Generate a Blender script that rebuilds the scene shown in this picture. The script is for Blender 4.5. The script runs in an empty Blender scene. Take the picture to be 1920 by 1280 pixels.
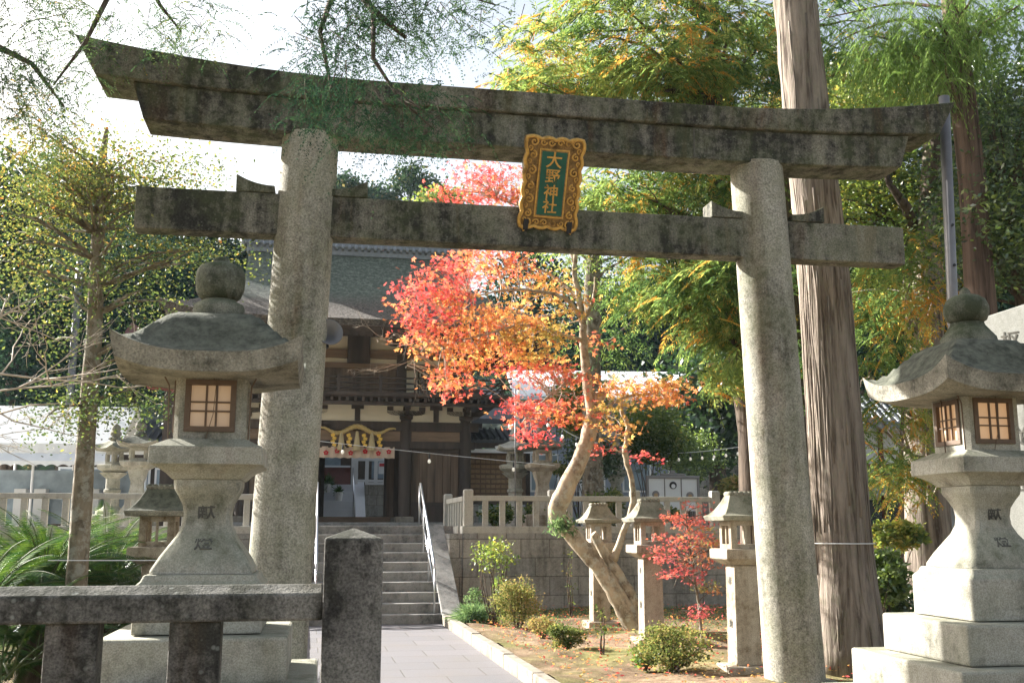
import bpy, math, random
import numpy as np
from mathutils import Vector, Matrix
R = math.radians
random.seed(11); rng = np.random.default_rng(11)
PI = math.pi
sin, cos = math.sin, math.cos
sc = bpy.context.scene
COL = sc.collection
# ------------------------------------------------------------------ survey helpers
FP = 1950.0; PITCH = math.atan(350 / FP); EYE = 1.6
def ray(x, y):
    u = (x - 960) / FP; v = (640 - y) / FP
    return u, cos(PITCH) - v * sin(PITCH), sin(PITCH) + v * cos(PITCH)
def W(x, y, Y):
    a, b, c = ray(x, y); t = Y / b
    return Vector((a * t, Y, EYE + c * t))
def G(x, y, z=0.0):
    a, b, c = ray(x, y); t = (z - EYE) / c
    return Vector((a * t, b * t, z))
def ppm(x, y, Y):
    return FP / (Y / ray(x, y)[1])
# site frame: origin at the near corner of the terrace right of the stairs
SA = R(11); SO = Vector((-.93, 20, 0))
def S(x, y, z=0.0):
    return Vector((SO.x + x * cos(SA) - y * sin(SA), SO.y + x * sin(SA) + y * cos(SA), z))

# ------------------------------------------------------------------ mesh builder
class MB:
    def __init__(s): s.v = []; s.f = []
    def add(s, vs, fs):
        o = len(s.v); s.v += [tuple(p) for p in vs]; s.f += [tuple(i + o for i in q) for q in fs]; return s
    def box(s, x0, x1, y0, y1, z0, z1):
        return s.add([(x, y, z) for z in (z0, z1) for (x, y) in ((x0, y0), (x1, y0), (x1, y1), (x0, y1))],
                     [(3, 2, 1, 0), (4, 5, 6, 7), (0, 1, 5, 4), (1, 2, 6, 5), (2, 3, 7, 6), (3, 0, 4, 7)])
    def cbox(s, c, d, rot=None):
        M = rot or Matrix.Identity(3); c = Vector(c)
        vs = [c + M @ Vector((x * d[0] / 2, y * d[1] / 2, z * d[2] / 2)) for z in (-1, 1) for (x, y) in ((-1, -1), (1, -1), (1, 1), (-1, 1))]
        return s.add(vs, [(3, 2, 1, 0), (4, 5, 6, 7), (0, 1, 5, 4), (1, 2, 6, 5), (2, 3, 7, 6), (3, 0, 4, 7)])
    def loft(s, rings, caps=True, closed=True):
        n = len(rings[0]); vs = [p for r in rings for p in r]; fs = []
        for i in range(len(rings) - 1):
            for j in range(n if closed else n - 1):
                k = (j + 1) % n
                fs.append((i * n + j, i * n + k, (i + 1) * n + k, (i + 1) * n + j))
        if caps:
            fs.append(tuple(reversed(range(n)))); fs.append(tuple(range((len(rings) - 1) * n, len(rings) * n)))
        return s.add(vs, fs)
    def sq(s, prof, ch=.0, cx=0, cy=0, asp=1.0):
        """square section lofted up z, prof=[(z, half width)], corner chamfer ch"""
        rs = []
        for z, h in prof:
            hx, hy = h, h * asp; c = min(ch, h * .6)
            if ch > 0:
                pts = [(-hx + c, -hy), (hx - c, -hy), (hx, -hy + c), (hx, hy - c), (hx - c, hy), (-hx + c, hy), (-hx, hy - c), (-hx, -hy + c)]
            else: pts = [(-hx, -hy), (hx, -hy), (hx, hy), (-hx, hy)]
            rs.append([(cx + a, cy + b, z) for a, b in pts])
        return s.loft(rs)
    def lathe(s, prof, n=24, cx=0, cy=0, a0=0.0, sx=1, sy=1):
        rs = [[(cx + sx * r * cos(a0 + 2 * PI * j / n), cy + sy * r * sin(a0 + 2 * PI * j / n), z) for j in range(n)] for r, z in prof]
        return s.loft(rs)
    def tube(s, pts, rad, n=8, wob=0.0):
        pts = [Vector(p) for p in pts]
        if not isinstance(rad, (list, tuple)): rad = [rad] * len(pts)
        rs = []; up = Vector((0.31, .9, .17)).normalized()
        for i, p in enumerate(pts):
            t = (pts[min(i + 1, len(pts) - 1)] - pts[max(i - 1, 0)])
            t = t.normalized() if t.length > 1e-6 else Vector((0, 0, 1))
            a = t.cross(up)
            if a.length < 1e-3: a = t.cross(Vector((1, 0, 0)))
            a.normalize(); b = t.cross(a)
            up = b if False else up
            rs.append([p + (a * cos(2 * PI * j / n) + b * sin(2 * PI * j / n)) * rad[i] * (1 + (random.uniform(-wob, wob) if wob else 0)) for j in range(n)])
        return s.loft(rs)
    def build(s, name, mat, parent=None, smooth=False, bevel=0.0, seg=2, loc=None, rz=0.0, ang=None):
        me = bpy.data.meshes.new(name); me.from_pydata(s.v, [], s.f); me.update()
        if mat: me.materials.append(mat)
        if smooth:
            me.polygons.foreach_set('use_smooth', [True] * len(me.polygons))
        o = bpy.data.objects.new(name, me); COL.objects.link(o)
        if ang is not None: me.set_sharp_from_angle(angle=R(ang)) if smooth else None
        if parent: o.parent = parent
        if loc is not None: o.location = loc
        if rz: o.rotation_euler = (0, 0, rz)
        if bevel:
            m = o.modifiers.new('bevel', 'BEVEL'); m.width = bevel; m.segments = seg; m.limit_method = 'ANGLE'; m.angle_limit = R(35); m.harden_normals = False
        return o

def thing(name, label, cat, loc=(0, 0, 0), rz=0.0, group=None):
    o = bpy.data.objects.new(name, None); COL.objects.link(o)
    o.location = loc; o.rotation_euler = (0, 0, rz); o.empty_display_size = .2
    o['label'] = label; o['category'] = cat
    if group: o['group'] = group
    return o
def tag(o, label, cat, group=None):
    o['label'] = label; o['category'] = cat
    if group: o['group'] = group
    return o
def struct(o): o['kind'] = 'structure'; return o
def copytree(o, label, loc, rz=None, group=None, parent=None, scale=None):
    c = o.copy(); COL.objects.link(c)
    if parent: c.parent = parent
    else:
        c['label'] = label; c.location = loc
        if rz is not None: c.rotation_euler = (0, 0, rz)
        if scale: c.scale = (scale,) * 3
        if group: c['group'] = group
    for ch in o.children: copytree(ch, None, None, parent=c)
    return c

# ------------------------------------------------------------------ materials
def new_mat(name):
    m = bpy.data.materials.new(name); m.use_nodes = True
    nt = m.node_tree; b = nt.nodes['Principled BSDF']
    return m, nt, b
def N(nt, t, **kw):
    n = nt.nodes.new(t)
    for k, v in kw.items():
        if k.startswith('i_'):
            key = k[2:]; key = int(key) if key.isdigit() else key.replace('_', ' ')
            n.inputs[key].default_value = v
        else: setattr(n, k, v)
    return n
def L(nt, a, b): nt.links.new(a, b)
def ramp(nt, fac, stops):
    r = nt.nodes.new('ShaderNodeValToRGB'); el = r.color_ramp.elements
    while len(el) < len(stops): el.new(.5)
    for e, (p, c) in zip(el, stops):
        e.position = p; e.color = (c[0], c[1], c[2], 1) if not isinstance(c, (int, float)) else (c, c, c, 1)
    L(nt, fac, r.inputs[0]); return r.outputs[0]
def mix(nt, fac, a, b, mode='MIX'):
    m = nt.nodes.new('ShaderNodeMix'); m.data_type = 'RGBA'; m.blend_type = mode
    for s_, v in ((m.inputs[0], fac), (m.inputs[6], a), (m.inputs[7], b)):
        if isinstance(v, (int, float)): s_.default_value = v
        elif isinstance(v, tuple): s_.default_value = (*v[:3], 1)
        else: L(nt, v, s_)
    return m.outputs[2]
def math_(nt, op, a, b=0.0, clamp=False):
    m = nt.nodes.new('ShaderNodeMath'); m.operation = op; m.use_clamp = clamp
    for s_, v in ((m.inputs[0], a), (m.inputs[1], b)):
        if isinstance(v, (int, float)): s_.default_value = v
        else: L(nt, v, s_)
    return m.outputs[0]
def coords(nt, scale=(1, 1, 1), rnd=True):
    tc = nt.nodes.new('ShaderNodeTexCoord'); mp = nt.nodes.new('ShaderNodeMapping')
    mp.inputs['Scale'].default_value = scale
    L(nt, tc.outputs['Object'], mp.inputs[0])
    if rnd:
        oi = nt.nodes.new('ShaderNodeObjectInfo')
        k = math_(nt, 'MULTIPLY', oi.outputs['Random'], 23.0)
        cx = nt.nodes.new('ShaderNodeCombineXYZ'); L(nt, k, cx.inputs[0]); L(nt, k, cx.inputs[2])
        L(nt, cx.outputs[0], mp.inputs['Location'])
    return mp.outputs[0]
def noise(nt, vec, scale, detail=4.0, rough=.55, dist=0.0):
    n = N(nt, 'ShaderNodeTexNoise'); L(nt, vec, n.inputs['Vector'])
    n.inputs['Scale'].default_value = scale; n.inputs['Detail'].default_value = detail
    n.inputs['Roughness'].default_value = rough; n.inputs['Distortion'].default_value = dist
    return n.outputs['Fac']
def bump(nt, b, h, strength=.5, dist=.01, prev=None):
    n = N(nt, 'ShaderNodeBump'); n.inputs['Strength'].default_value = strength; n.inputs['Distance'].default_value = dist
    L(nt, h, n.inputs['Height'])
    if prev: L(nt, prev, n.inputs['Normal'])
    if b: L(nt, n.outputs[0], b.inputs['Normal'])
    return n.outputs[0]

def stone(name, base, dark, light=None, darkamt=.5, moss=None, mossamt=0.0, speck=.5, big=1.2, streak=.5, rough=.9, blocks=None, bstr=.5, lichen=0.0, rust=0.0, topdark=0.0, spsc=110):
    """weathered granite: large stains, vertical streaks, mineral speckle, lichen dots, moss on upward faces"""
    m, nt, b = new_mat(name)
    v = coords(nt); vs = coords(nt, (1, 1, .12))
    light = light or tuple(min(1, c * 1.45) for c in base)
    n1 = noise(nt, v, big, 6, .62); n2 = noise(nt, vs, 6, 5, .6); n3 = noise(nt, v, spsc, 2, .7); n4 = noise(nt, v, 14, 5, .7)
    c = mix(nt, ramp(nt, n4, [(.3, 0), (.7, 1)]), base, light)
    lo = .62 - .3 * darkamt
    f = mix(nt, streak, n1, n2)
    f = mix(nt, .35, f, n4)
    c = mix(nt, ramp(nt, f, [(lo - .1, .9), (lo + .1, 0)] if False else [(max(0, lo - .06), 0), (min(1, lo + .09), 1)]), c, dark)
    if rust:
        n6 = noise(nt, vs, 2.7, 4, .6, 1.0)
        c = mix(nt, ramp(nt, n6, [(.55, 0), (.75, rust)]), c, (.16, .085, .035))
    sp = ramp(nt, n3, [(.32, (1 - .75 * speck,) * 3), (.5, (1, 1, 1)), (.68, (1 + .7 * speck,) * 3)])
    c = mix(nt, 1.0, c, sp, 'MULTIPLY')
    if lichen:
        vo = N(nt, 'ShaderNodeTexVoronoi'); vo.inputs['Scale'].default_value = 22; L(nt, v, vo.inputs['Vector'])
        lf = ramp(nt, vo.outputs['Distance'], [(.1, lichen), (.22, 0)])
        lf = math_(nt, 'MULTIPLY', lf, ramp(nt, noise(nt, v, 3.1, 3), [(.45, 0), (.6, 1)]))
        c = mix(nt, lf, c, (.42, .44, .4))
    geo = N(nt, 'ShaderNodeNewGeometry'); sx = N(nt, 'ShaderNodeSeparateXYZ'); L(nt, geo.outputs['Normal'], sx.inputs[0])
    if moss:
        nz = math_(nt, 'MULTIPLY', ramp(nt, sx.outputs[2], [(.15, 0), (.6, 1)]), mossamt)
        pm = ramp(nt, noise(nt, v, 3.3, 6, .65), [(.42, 0), (.6, 1)])
        c = mix(nt, math_(nt, 'MAXIMUM', math_(nt, 'MULTIPLY', nz, ramp(nt, n4, [(.25, .5), (.6, 1)])), math_(nt, 'MULTIPLY', pm, mossamt * .55)), c, moss)
    if topdark:
        tf = math_(nt, 'MULTIPLY', ramp(nt, math_(nt, 'ADD', sx.outputs[2], math_(nt, 'MULTIPLY', math_(nt, 'SUBTRACT', n4, .5), .35)), [(.3, 0), (.42, 1)]), topdark)
        c = mix(nt, tf, c, mix(nt, ramp(nt, n4, [(.35, 0), (.65, 1)]), (.035, .04, .028), (.15, .155, .115)))
    h = math_(nt, 'ADD', math_(nt, 'MULTIPLY', n3, .35), math_(nt, 'MULTIPLY', n4, .8))
    if blocks:
        bw, bh = blocks
        br = N(nt, 'ShaderNodeTexBrick'); br.offset = .5
        uv = coords(nt, rnd=False)
        s3 = N(nt, 'ShaderNodeSeparateXYZ'); L(nt, uv, s3.inputs[0])
        cc = N(nt, 'ShaderNodeCombineXYZ')
        L(nt, math_(nt, 'ADD', s3.outputs[0], s3.outputs[1]), cc.inputs[0]); L(nt, s3.outputs[2], cc.inputs[1])
        L(nt, cc.outputs[0], br.inputs['Vector'])
        br.inputs['Scale'].default_value = 1; br.inputs['Brick Width'].default_value = bw; br.inputs['Row Height'].default_value = bh
        br.inputs['Mortar Size'].default_value = .009; br.inputs['Mortar Smooth'].default_value = .3
        br.inputs['Color1'].default_value = (1.1, 1.07, 1.02, 1); br.inputs['Color2'].default_value = (.82, .84, .86, 1); br.inputs['Mortar'].default_value = (.5, .48, .45, 1)
        c = mix(nt, 1.0, c, br.outputs['Color'], 'MULTIPLY')
        h = math_(nt, 'SUBTRACT', h, math_(nt, 'MULTIPLY', br.outputs['Fac'], 1.6))
    L(nt, c, b.inputs['Base Color']); b.inputs['Roughness'].default_value = rough
    b.inputs['Specular IOR Level'].default_value = .25
    bump(nt, b, h, bstr, .012)
    return m

def plain(name, col, rough=.6, metal=0.0, var=.15, scale=8, spec=.4, emit=None, bstr=.15, stretch=(1, 1, 1), dark=None, darkamt=.3):
    m, nt, b = new_mat(name)
    v = coords(nt, stretch); n = noise(nt, v, scale, 5, .6)
    c = ramp(nt, n, [(.25, tuple(x * (1 - var) for x in col)), (.75, tuple(min(1, x * (1 + var)) for x in col))])
    if dark:
        c = mix(nt, ramp(nt, noise(nt, v, scale * .3, 4), [(.62 - .3 * darkamt, 0), (.75, 1)]), c, dark)
    L(nt, c, b.inputs['Base Color']); b.inputs['Roughness'].default_value = rough; b.inputs['Metallic'].default_value = metal
    b.inputs['Specular IOR Level'].default_value = spec
    if bstr: bump(nt, b, n, bstr, .005)
    if emit:
        b.inputs['Emission Color'].default_value = (*emit[:3], 1); b.inputs['Emission Strength'].default_value = emit[3]
    return m

def bark(name, base, dark, scale=14, stretch=.08, bstr=1.0, lichen=None, lam=.0):
    m, nt, b = new_mat(name)
    v = coords(nt, (1, 1, stretch)); v0 = coords(nt)
    n = noise(nt, v, scale, 6, .65, .3); n2 = noise(nt, v0, 2.2, 4)
    c = ramp(nt, n, [(.36, dark), (.52, base), (.7, tuple(min(1, x * 1.35) for x in base))])
    c = mix(nt, ramp(nt, n2, [(.4, 0), (.7, .45)]), c, tuple(x * .6 for x in base))
    if lichen:
        c = mix(nt, ramp(nt, noise(nt, v0, 9, 5, .7), [(.55 - lam * .1, 0), (.66 - lam * .1, lam)]), c, lichen)
    L(nt, c, b.inputs['Base Color']); b.inputs['Roughness'].default_value = .92; b.inputs['Specular IOR Level'].default_value = .15
    bump(nt, b, n, bstr, .03)
    return m

def leafmat(name, stops, trans=.45, gloss=.0, rough=.45, tint=(1.45, 1.4, 1.0)):
    """per-leaf colour from the face attribute c; thin leaves let light through"""
    m, nt, b = new_mat(name)
    at = N(nt, 'ShaderNodeAttribute', attribute_name='c')
    col = ramp(nt, at.outputs['Fac'], stops)
    d = N(nt, 'ShaderNodeBsdfDiffuse'); t = N(nt, 'ShaderNodeBsdfTranslucent'); g = N(nt, 'ShaderNodeBsdfGlossy')
    L(nt, col, d.inputs[0])
    tcol = mix(nt, 1.0, col, tint, 'MULTIPLY'); L(nt, tcol, t.inputs[0])
    m1 = N(nt, 'ShaderNodeMixShader'); m1.inputs[0].default_value = trans
    L(nt, d.outputs[0], m1.inputs[1]); L(nt, t.outputs[0], m1.inputs[2])
    out = nt.nodes['Material Output']
    nt.nodes.remove(b)
    if gloss:
        g.inputs['Roughness'].default_value = rough
        m2 = N(nt, 'ShaderNodeMixShader'); m2.inputs[0].default_value = gloss
        L(nt, m1.outputs[0], m2.inputs[1]); L(nt, g.outputs[0], m2.inputs[2]); L(nt, m2.outputs[0], out.inputs[0])
    else:
        L(nt, m1.outputs[0], out.inputs[0])
    return m

# ------------------------------------------------------------------ foliage geometry (numpy)
def nrm(a): return a / np.maximum(np.linalg.norm(a, axis=1, keepdims=True), 1e-9)
def quads(name, P, D, Wv, c, mat, parent=None, fold=None):
    """rhombic leaves: base P, axis D (with length), half width vector Wv, colour value c"""
    n = len(P); V = np.empty((n, 4, 3), np.float32)
    V[:, 0] = P; V[:, 1] = P + D * .5 + Wv; V[:, 2] = P + D; V[:, 3] = P + D * .5 - Wv
    me = bpy.data.meshes.new(name)
    me.vertices.add(n * 4); me.vertices.foreach_set('co', V.ravel())
    me.loops.add(n * 4); me.loops.foreach_set('vertex_index', np.arange(n * 4, dtype=np.int32))
    me.polygons.add(n); me.polygons.foreach_set('loop_start', np.arange(0, n * 4, 4, dtype=np.int32))
    try: me.polygons.foreach_set('loop_total', np.full(n, 4, np.int32))
    except Exception: pass
    at = me.attributes.new('c', 'FLOAT', 'FACE'); at.data.foreach_set('value', np.clip(c, 0, 1).astype(np.float32))
    me.materials.append(mat); me.update(); me.validate()
    o = bpy.data.objects.new(name, me); COL.objects.link(o)
    if parent: o.parent = parent
    return o
def rdir(n, zb=0.0, zs=1.0):
    a = rng.normal(size=(n, 3)); a[:, 2] = a[:, 2] * zs + zb; return nrm(a)
def in_ell(c, r, n, shell=.35):
    d = rdir(n); rad = (shell + (1 - shell) * rng.random((n, 1))) ** .6
    return np.array(c) + d * rad * np.array(r)
def spread(C, cc, per, cr, L0, wr, zb=-.3, cvar=.25, flat=1.0):
    """leaves scattered round cluster centres C"""
    n = len(C) * per
    P = np.repeat(C, per, 0) + rng.normal(size=(n, 3)) * np.array([cr, cr, cr * .6 * flat])
    D = rdir(n, zb, .6 * flat) * (L0 * rng.uniform(.6, 1.3, (n, 1)))
    Wv = nrm(np.cross(D, rdir(n, 1.2 if flat < 1 else 0))) * np.linalg.norm(D, axis=1, keepdims=True) * wr
    c = np.repeat(cc, per) + rng.normal(size=n) * cvar * .5
    return P, D, Wv, c
def maple(C, cc, per, cr, L0, cvar=.2):
    P, D, Wv, c = spread(C, cc, per, cr, L0, .16, -.25, cvar, .55)
    U = nrm(Wv); l = np.linalg.norm(D, axis=1, keepdims=True); Dn = D / l
    Ps, Ds, Ws = [P], [D], [Wv]
    for s_ in (-1, 1):
        d = (Dn * .62 + U * .78 * s_) * l * .85; w = nrm(U * .62 - Dn * .78 * s_) * l * .14
        Ps.append(P); Ds.append(d); Ws.append(w)
        d = (Dn * -.1 + U * .98 * s_) * l * .5; w = nrm(U * .1 + Dn * .98) * l * .09
        Ps.append(P); Ds.append(d); Ws.append(w)
    return np.concatenate(Ps), np.concatenate(Ds), np.concatenate(Ws), np.tile(c, 5)
def sprays(B, cc, ln, m, l0, w, droop, ang=.8, zb=-.25, out=None, cvar=.12):
    """flat conifer sprays: stems B with m leaflets a side"""
    n = len(B); D = rdir(n, zb, .35)
    if out is not None: D = nrm(D * .8 + out)
    U = nrm(np.cross(D, rdir(n, 1.5, .3)))
    Ls = (ln * rng.uniform(.6, 1.25, (n, 1)))
    Ps, Ds, Ws, cs = [], [], [], []
    for i in range(m):
        t = (i + .5) / m; g = np.zeros((n, 3)); g[:, 2] = -droop * Ls[:, 0] * t * t
        pos = B + D * Ls * t + g
        tan = nrm(D * Ls + np.stack([np.zeros(n), np.zeros(n), -2 * droop * Ls[:, 0] * t], 1))
        for s_ in (-1, 1):
            a = ang * rng.uniform(.7, 1.2, (n, 1))
            d = tan * np.cos(a) + U * np.sin(a) * s_
            d[:, 2] -= .25; d = nrm(d) * l0 * (1 - .55 * t) * rng.uniform(.7, 1.2, (n, 1))
            nv = nrm(np.cross(d, np.cross(tan, U)) + rng.normal(size=(n, 3)) * .35)
            Ps.append(pos); Ds.append(d); Ws.append(nv * w); cs.append(cc + rng.normal(size=n) * cvar * .7 + t * .04)
    return np.concatenate(Ps), np.concatenate(Ds), np.concatenate(Ws), np.concatenate(cs)
def cat(*parts): return tuple(np.concatenate([p[i] for p in parts]) for i in range(4))

def limb(mb, a, b, r0, r1, sag=.15, seg=5, n=6):
    a = Vector(a); b = Vector(b); L_ = (b - a).length
    off = Vector((random.uniform(-1, 1), random.uniform(-1, 1), random.uniform(.2, 1))) * L_ * sag
    pts = []; 
    for i in range(seg + 1):
        t = i / seg
        pts.append(a.lerp(b, t) + off * sin(PI * t) + Vector((random.uniform(-1, 1), random.uniform(-1, 1), random.uniform(-1, 1))) * L_ * .018 * (0 < i < seg))
    mb.tube(pts, [r0 + (r1 - r0) * i / seg for i in range(seg + 1)], n); return pts

def crown_px(specs):
    """(x,y,rx,ry,Y,depth radius,n,colour) surveyed ellipses -> world cluster centres"""
    C, cc = [], []
    for x, y, rx, ry, Y, dr, n, c in specs:
        k = ppm(x, y, Y); w = W(x, y, Y)
        p = in_ell((w.x, w.y, w.z), (rx / k, dr, ry / k), n); C.append(p)
        cc.append(np.full(n, c) + rng.normal(size=n) * .1)
    return np.concatenate(C), np.concatenate(cc)
def limbs_to(mb, trunk, C, k, r0=.03, r1=.006, sag=.12, zoff=.4, sub=0):
    """limbs from a trunk polyline to k of the clusters"""
    idx = rng.choice(len(C), min(k, len(C)), replace=False)
    T = [Vector(p) for p in trunk]
    for i in idx:
        c = Vector(C[i]); best = None
        for j in range(len(T) - 1):
            for t in (.0, .25, .5, .75, 1.0):
                p = T[j].lerp(T[j + 1], t)
                d = (p - c).length + max(0, p.z - c.z + zoff) * 1.2
                if best is None or d < best[0]: best = (d, p)
        pts = limb(mb, best[1], c, r0, r1, sag)
        for q in range(sub):
            b = pts[random.randint(2, 4)]
            limb(mb, b, b + Vector((random.gauss(0, 1), random.gauss(0, 1), random.gauss(0, .5))) * (c - best[1]).length * .25, r1 * 1.6, r1 * .6, .1, 4, 4)

# ------------------------------------------------------------------ palette
STONE_T = stone('torii_granite', (.3, .285, .235), (.1, .095, .072), (.42, .4, .345), darkamt=.33, moss=(.15, .165, .075), mossamt=.5, spsc=60, speck=.6, big=1.0, streak=.45, bstr=.6, rust=.35)
STONE_TK = stone('torii_lintel_granite', (.19, .18, .148), (.032, .032, .027), (.33, .31, .26), darkamt=.52, moss=(.12, .145, .06), mossamt=.5, spsc=60, speck=.6, big=.9, streak=.5, bstr=.6, rust=.45, lichen=.25)
STONE_F = stone('fence_granite', (.17, .16, .145), (.035, .033, .03), (.34, .32, .29), darkamt=.55, moss=(.1, .11, .05), mossamt=.2, speck=.6, big=2.2, streak=.55, bstr=.7, rust=.25, lichen=.35)
STONE_L = stone('lantern_granite', (.35, .33, .275), (.13, .125, .1), (.47, .45, .39), darkamt=.28, moss=(.15, .17, .07), mossamt=.35, speck=.4, big=2.0, streak=.4, bstr=.4, rust=.25)
STONE_LR = stone('lantern_roof_granite', (.27, .25, .2), (.09, .085, .065), (.38, .36, .3), darkamt=.4, speck=.5, big=2.5, streak=.2, bstr=1.0, lichen=.35, topdark=.92, spsc=80)
STONE_J = stone('mossy_jewel_granite', (.16, .16, .12), (.05, .055, .04), (.3, .29, .24), darkamt=.5, moss=(.07, .09, .035), mossamt=.5, speck=.5, big=4, bstr=.6, lichen=.3)
STONE_P = stone('post_lantern_granite', (.36, .31, .235), (.16, .12, .075), (.48, .43, .36), darkamt=.35, speck=.35, big=1.6, streak=.5, bstr=.4, rust=.4)
STONE_PR = stone('post_lantern_roof_granite', (.26, .245, .19), (.1, .095, .07), (.38, .36, .3), darkamt=.4, moss=(.16, .17, .09), mossamt=.3, speck=.4, big=2, bstr=.5)
STONE_W = stone('wall_granite', (.36, .345, .31), (.15, .145, .13), (.45, .43, .4), darkamt=.35, speck=.4, big=.9, streak=.5, blocks=(.56, .35), bstr=.7)
STONE_B = stone('balustrade_granite', (.42, .4, .35), (.25, .24, .21), (.52, .5, .44), darkamt=.2, speck=.25, big=1.5, bstr=.25, streak=.6)
STONE_S = stone('stair_granite', (.27, .26, .24), (.1, .1, .095), (.38, .37, .34), darkamt=.35, speck=.4, big=1.2, streak=.3, bstr=.4)
STONE_K = stone('kerb_granite', (.24, .21, .165), (.12, .1, .075), (.32, .29, .24), darkamt=.3, speck=.3, big=1.4, bstr=.4)
STONE_G = stone('stele_granite', (.25, .25, .22), (.14, .14, .12), (.34, .34, .31), darkamt=.2, speck=.2, big=1.2, bstr=.2, streak=.6)
INK = plain('engraved_dark_lettering', (.1, .095, .08), .9, bstr=0, var=.4)
WOOD_D = plain('dark_cedar_wood', (.075, .056, .043), .75, var=.35, scale=6, stretch=(1, 1, .15), dark=(.025, .02, .016), darkamt=.4)
WOOD_P = plain('weathered_door_wood', (.17, .12, .08), .8, var=.4, scale=9, stretch=(1.6, 1.6, .1), dark=(.028, .022, .017), darkamt=.5)
WOOD_M = plain('brown_wood', (.23, .155, .1), .7, var=.25, scale=10, stretch=(.2, 1, 1))
WOOD_L = plain('pale_wood', (.36, .24, .13), .7, var=.2, scale=10)
LATT = plain('lantern_lattice_wood', (.13, .085, .055), .65, var=.2, scale=14)
PLASTER = plain('cream_plaster', (.78, .71, .56), .9, var=.08, scale=2.5, bstr=.1)
WHITE = plain('white_paint', (.78, .79, .8), .5, var=.04, scale=3, bstr=.05)
OFFW = plain('off_white_wall', (.66, .68, .7), .8, var=.06, scale=2, bstr=.05)
STEEL = plain('brushed_steel', (.62, .63, .64), .3, 1.0, var=.06, scale=20, bstr=.03)
GALV = plain('grey_painted_pole', (.2, .195, .2), .45, .4, var=.15, scale=7)
DARKM = plain('dark_metal', (.035, .035, .04), .5, .5, var=.1)
GOLD = plain('gilded_carving', (.62, .37, .1), .42, .45, var=.25, scale=30, dark=(.14, .08, .03), darkamt=.25, bstr=.5)
GOLDB = plain('aged_gilt_ground', (.3, .18, .065), .6, .3, var=.5, scale=45, dark=(.07, .045, .02), darkamt=.4, bstr=.8)
GREEN = plain('green_lacquer', (.012, .105, .075), .45, var=.3, scale=6, bstr=.1)
ROPE = plain('straw_rope', (.55, .4, .16), .85, var=.25, scale=50, bstr=.5)
STRAW = plain('straw_tassel', (.5, .4, .22), .9, var=.2, scale=30, stretch=(1, 1, .1), bstr=.6)
GPAPER = plain('golden_paper', (.8, .5, .08), .5, var=.15)
CLOTH = plain('banner_cloth', (.58, .44, .33), .9, var=.06, scale=4)
RED = plain('crimson_print', (.5, .03, .035), .8, var=.1)
TILE = plain('grey_roof_tile', (.2, .22, .24), .4, var=.25, scale=12, spec=.5, bstr=.2)
TILEB = plain('dark_roof_tile', (.06, .065, .075), .45, var=.25, scale=12)
REDBR = plain('bengara_brown_boards', (.16, .05, .035), .7, var=.25, scale=8)
SOFF = plain('canvas_awning', (.82, .82, .8), .8, var=.05)
POT = plain('white_ceramic', (.8, .8, .78), .35, var=.03)
def glass(name, col, rough=.12):
    m, nt, b = new_mat(name); v = coords(nt); n = noise(nt, v, 3, 3)
    L(nt, ramp(nt, n, [(.3, tuple(c * .6 for c in col)), (.7, col)]), b.inputs['Base Color']); b.inputs['Roughness'].default_value = rough
    b.inputs['Specular IOR Level'].default_value = .7
    return m
GLASS = glass('dark_window_glass', (.03, .045, .06)); GLASSB = glass('pale_window_glass', (.3, .38, .45), .2)

def pane(name, col, em):
    m, nt, b = new_mat(name); v = coords(nt, rnd=False)
    g = N(nt, 'ShaderNodeTexGradient', gradient_type='SPHERICAL'); mp = N(nt, 'ShaderNodeMapping'); mp.inputs['Location'].default_value = (-.2, 0, 0); mp.inputs['Scale'].default_value = (6.5, 6.5, 6.5)
    tc = N(nt, 'ShaderNodeTexCoord'); L(nt, tc.outputs['Object'], mp.inputs[0]); L(nt, mp.outputs[0], g.inputs[0])
    L(nt, ramp(nt, noise(nt, v, 5, 3), [(.3, tuple(c * .85 for c in col)), (.7, col)]), b.inputs['Base Color'])
    b.inputs['Roughness'].default_value = .35
    e = ramp(nt, g.outputs['Fac'], [(0, (.75, .42, .2)), (.55, (1, .5, .16)), (1, (1, .75, .35))])
    L(nt, e, b.inputs['Emission Color']); b.inputs['Emission Strength'].default_value = em
    st = math_(nt, 'ADD', math_(nt, 'MULTIPLY', g.outputs['Fac'], em * 1.6), em * .35); L(nt, st, b.inputs['Emission Strength'])
    return m
PANE = pane('lit_paper_pane', (.62, .5, .38), .13); PANEW = pane('warm_lit_paper_pane', (.6, .43, .28), .3)
BULB = plain('frosted_bulb', (.85, .84, .8), .3, emit=(1, .9, .7, .08), bstr=0)

# ------------------------------------------------------------------ ground
def ground_mat():
    m, nt, b = new_mat('earth_and_moss')
    v = coords(nt, rnd=False); n1 = noise(nt, v, .55, 6, .65); n2 = noise(nt, v, 3.5, 6, .7); n3 = noise(nt, v, 60, 3, .7)
    c = ramp(nt, n2, [(.3, (.09, .06, .038)), (.5, (.2, .14, .09)), (.68, (.33, .25, .165))])
    mo = ramp(nt, n2, [(.3, (.07, .08, .025)), (.6, (.2, .19, .07)), (.75, (.32, .26, .11))])
    c = mix(nt, ramp(nt, n1, [(.45, 0), (.6, .9)]), c, mo)
    c = mix(nt, 1.0, c, ramp(nt, n3, [(.3, (.7, .7, .7)), (.7, (1.25, 1.25, 1.25))]), 'MULTIPLY')
    L(nt, c, b.inputs['Base Color']); b.inputs['Roughness'].default_value = 1; b.inputs['Specular IOR Level'].default_value = .1
    bump(nt, b, math_(nt, 'ADD', n2, math_(nt, 'MULTIPLY', n3, .3)), 1.0, .03)
    return m
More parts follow.
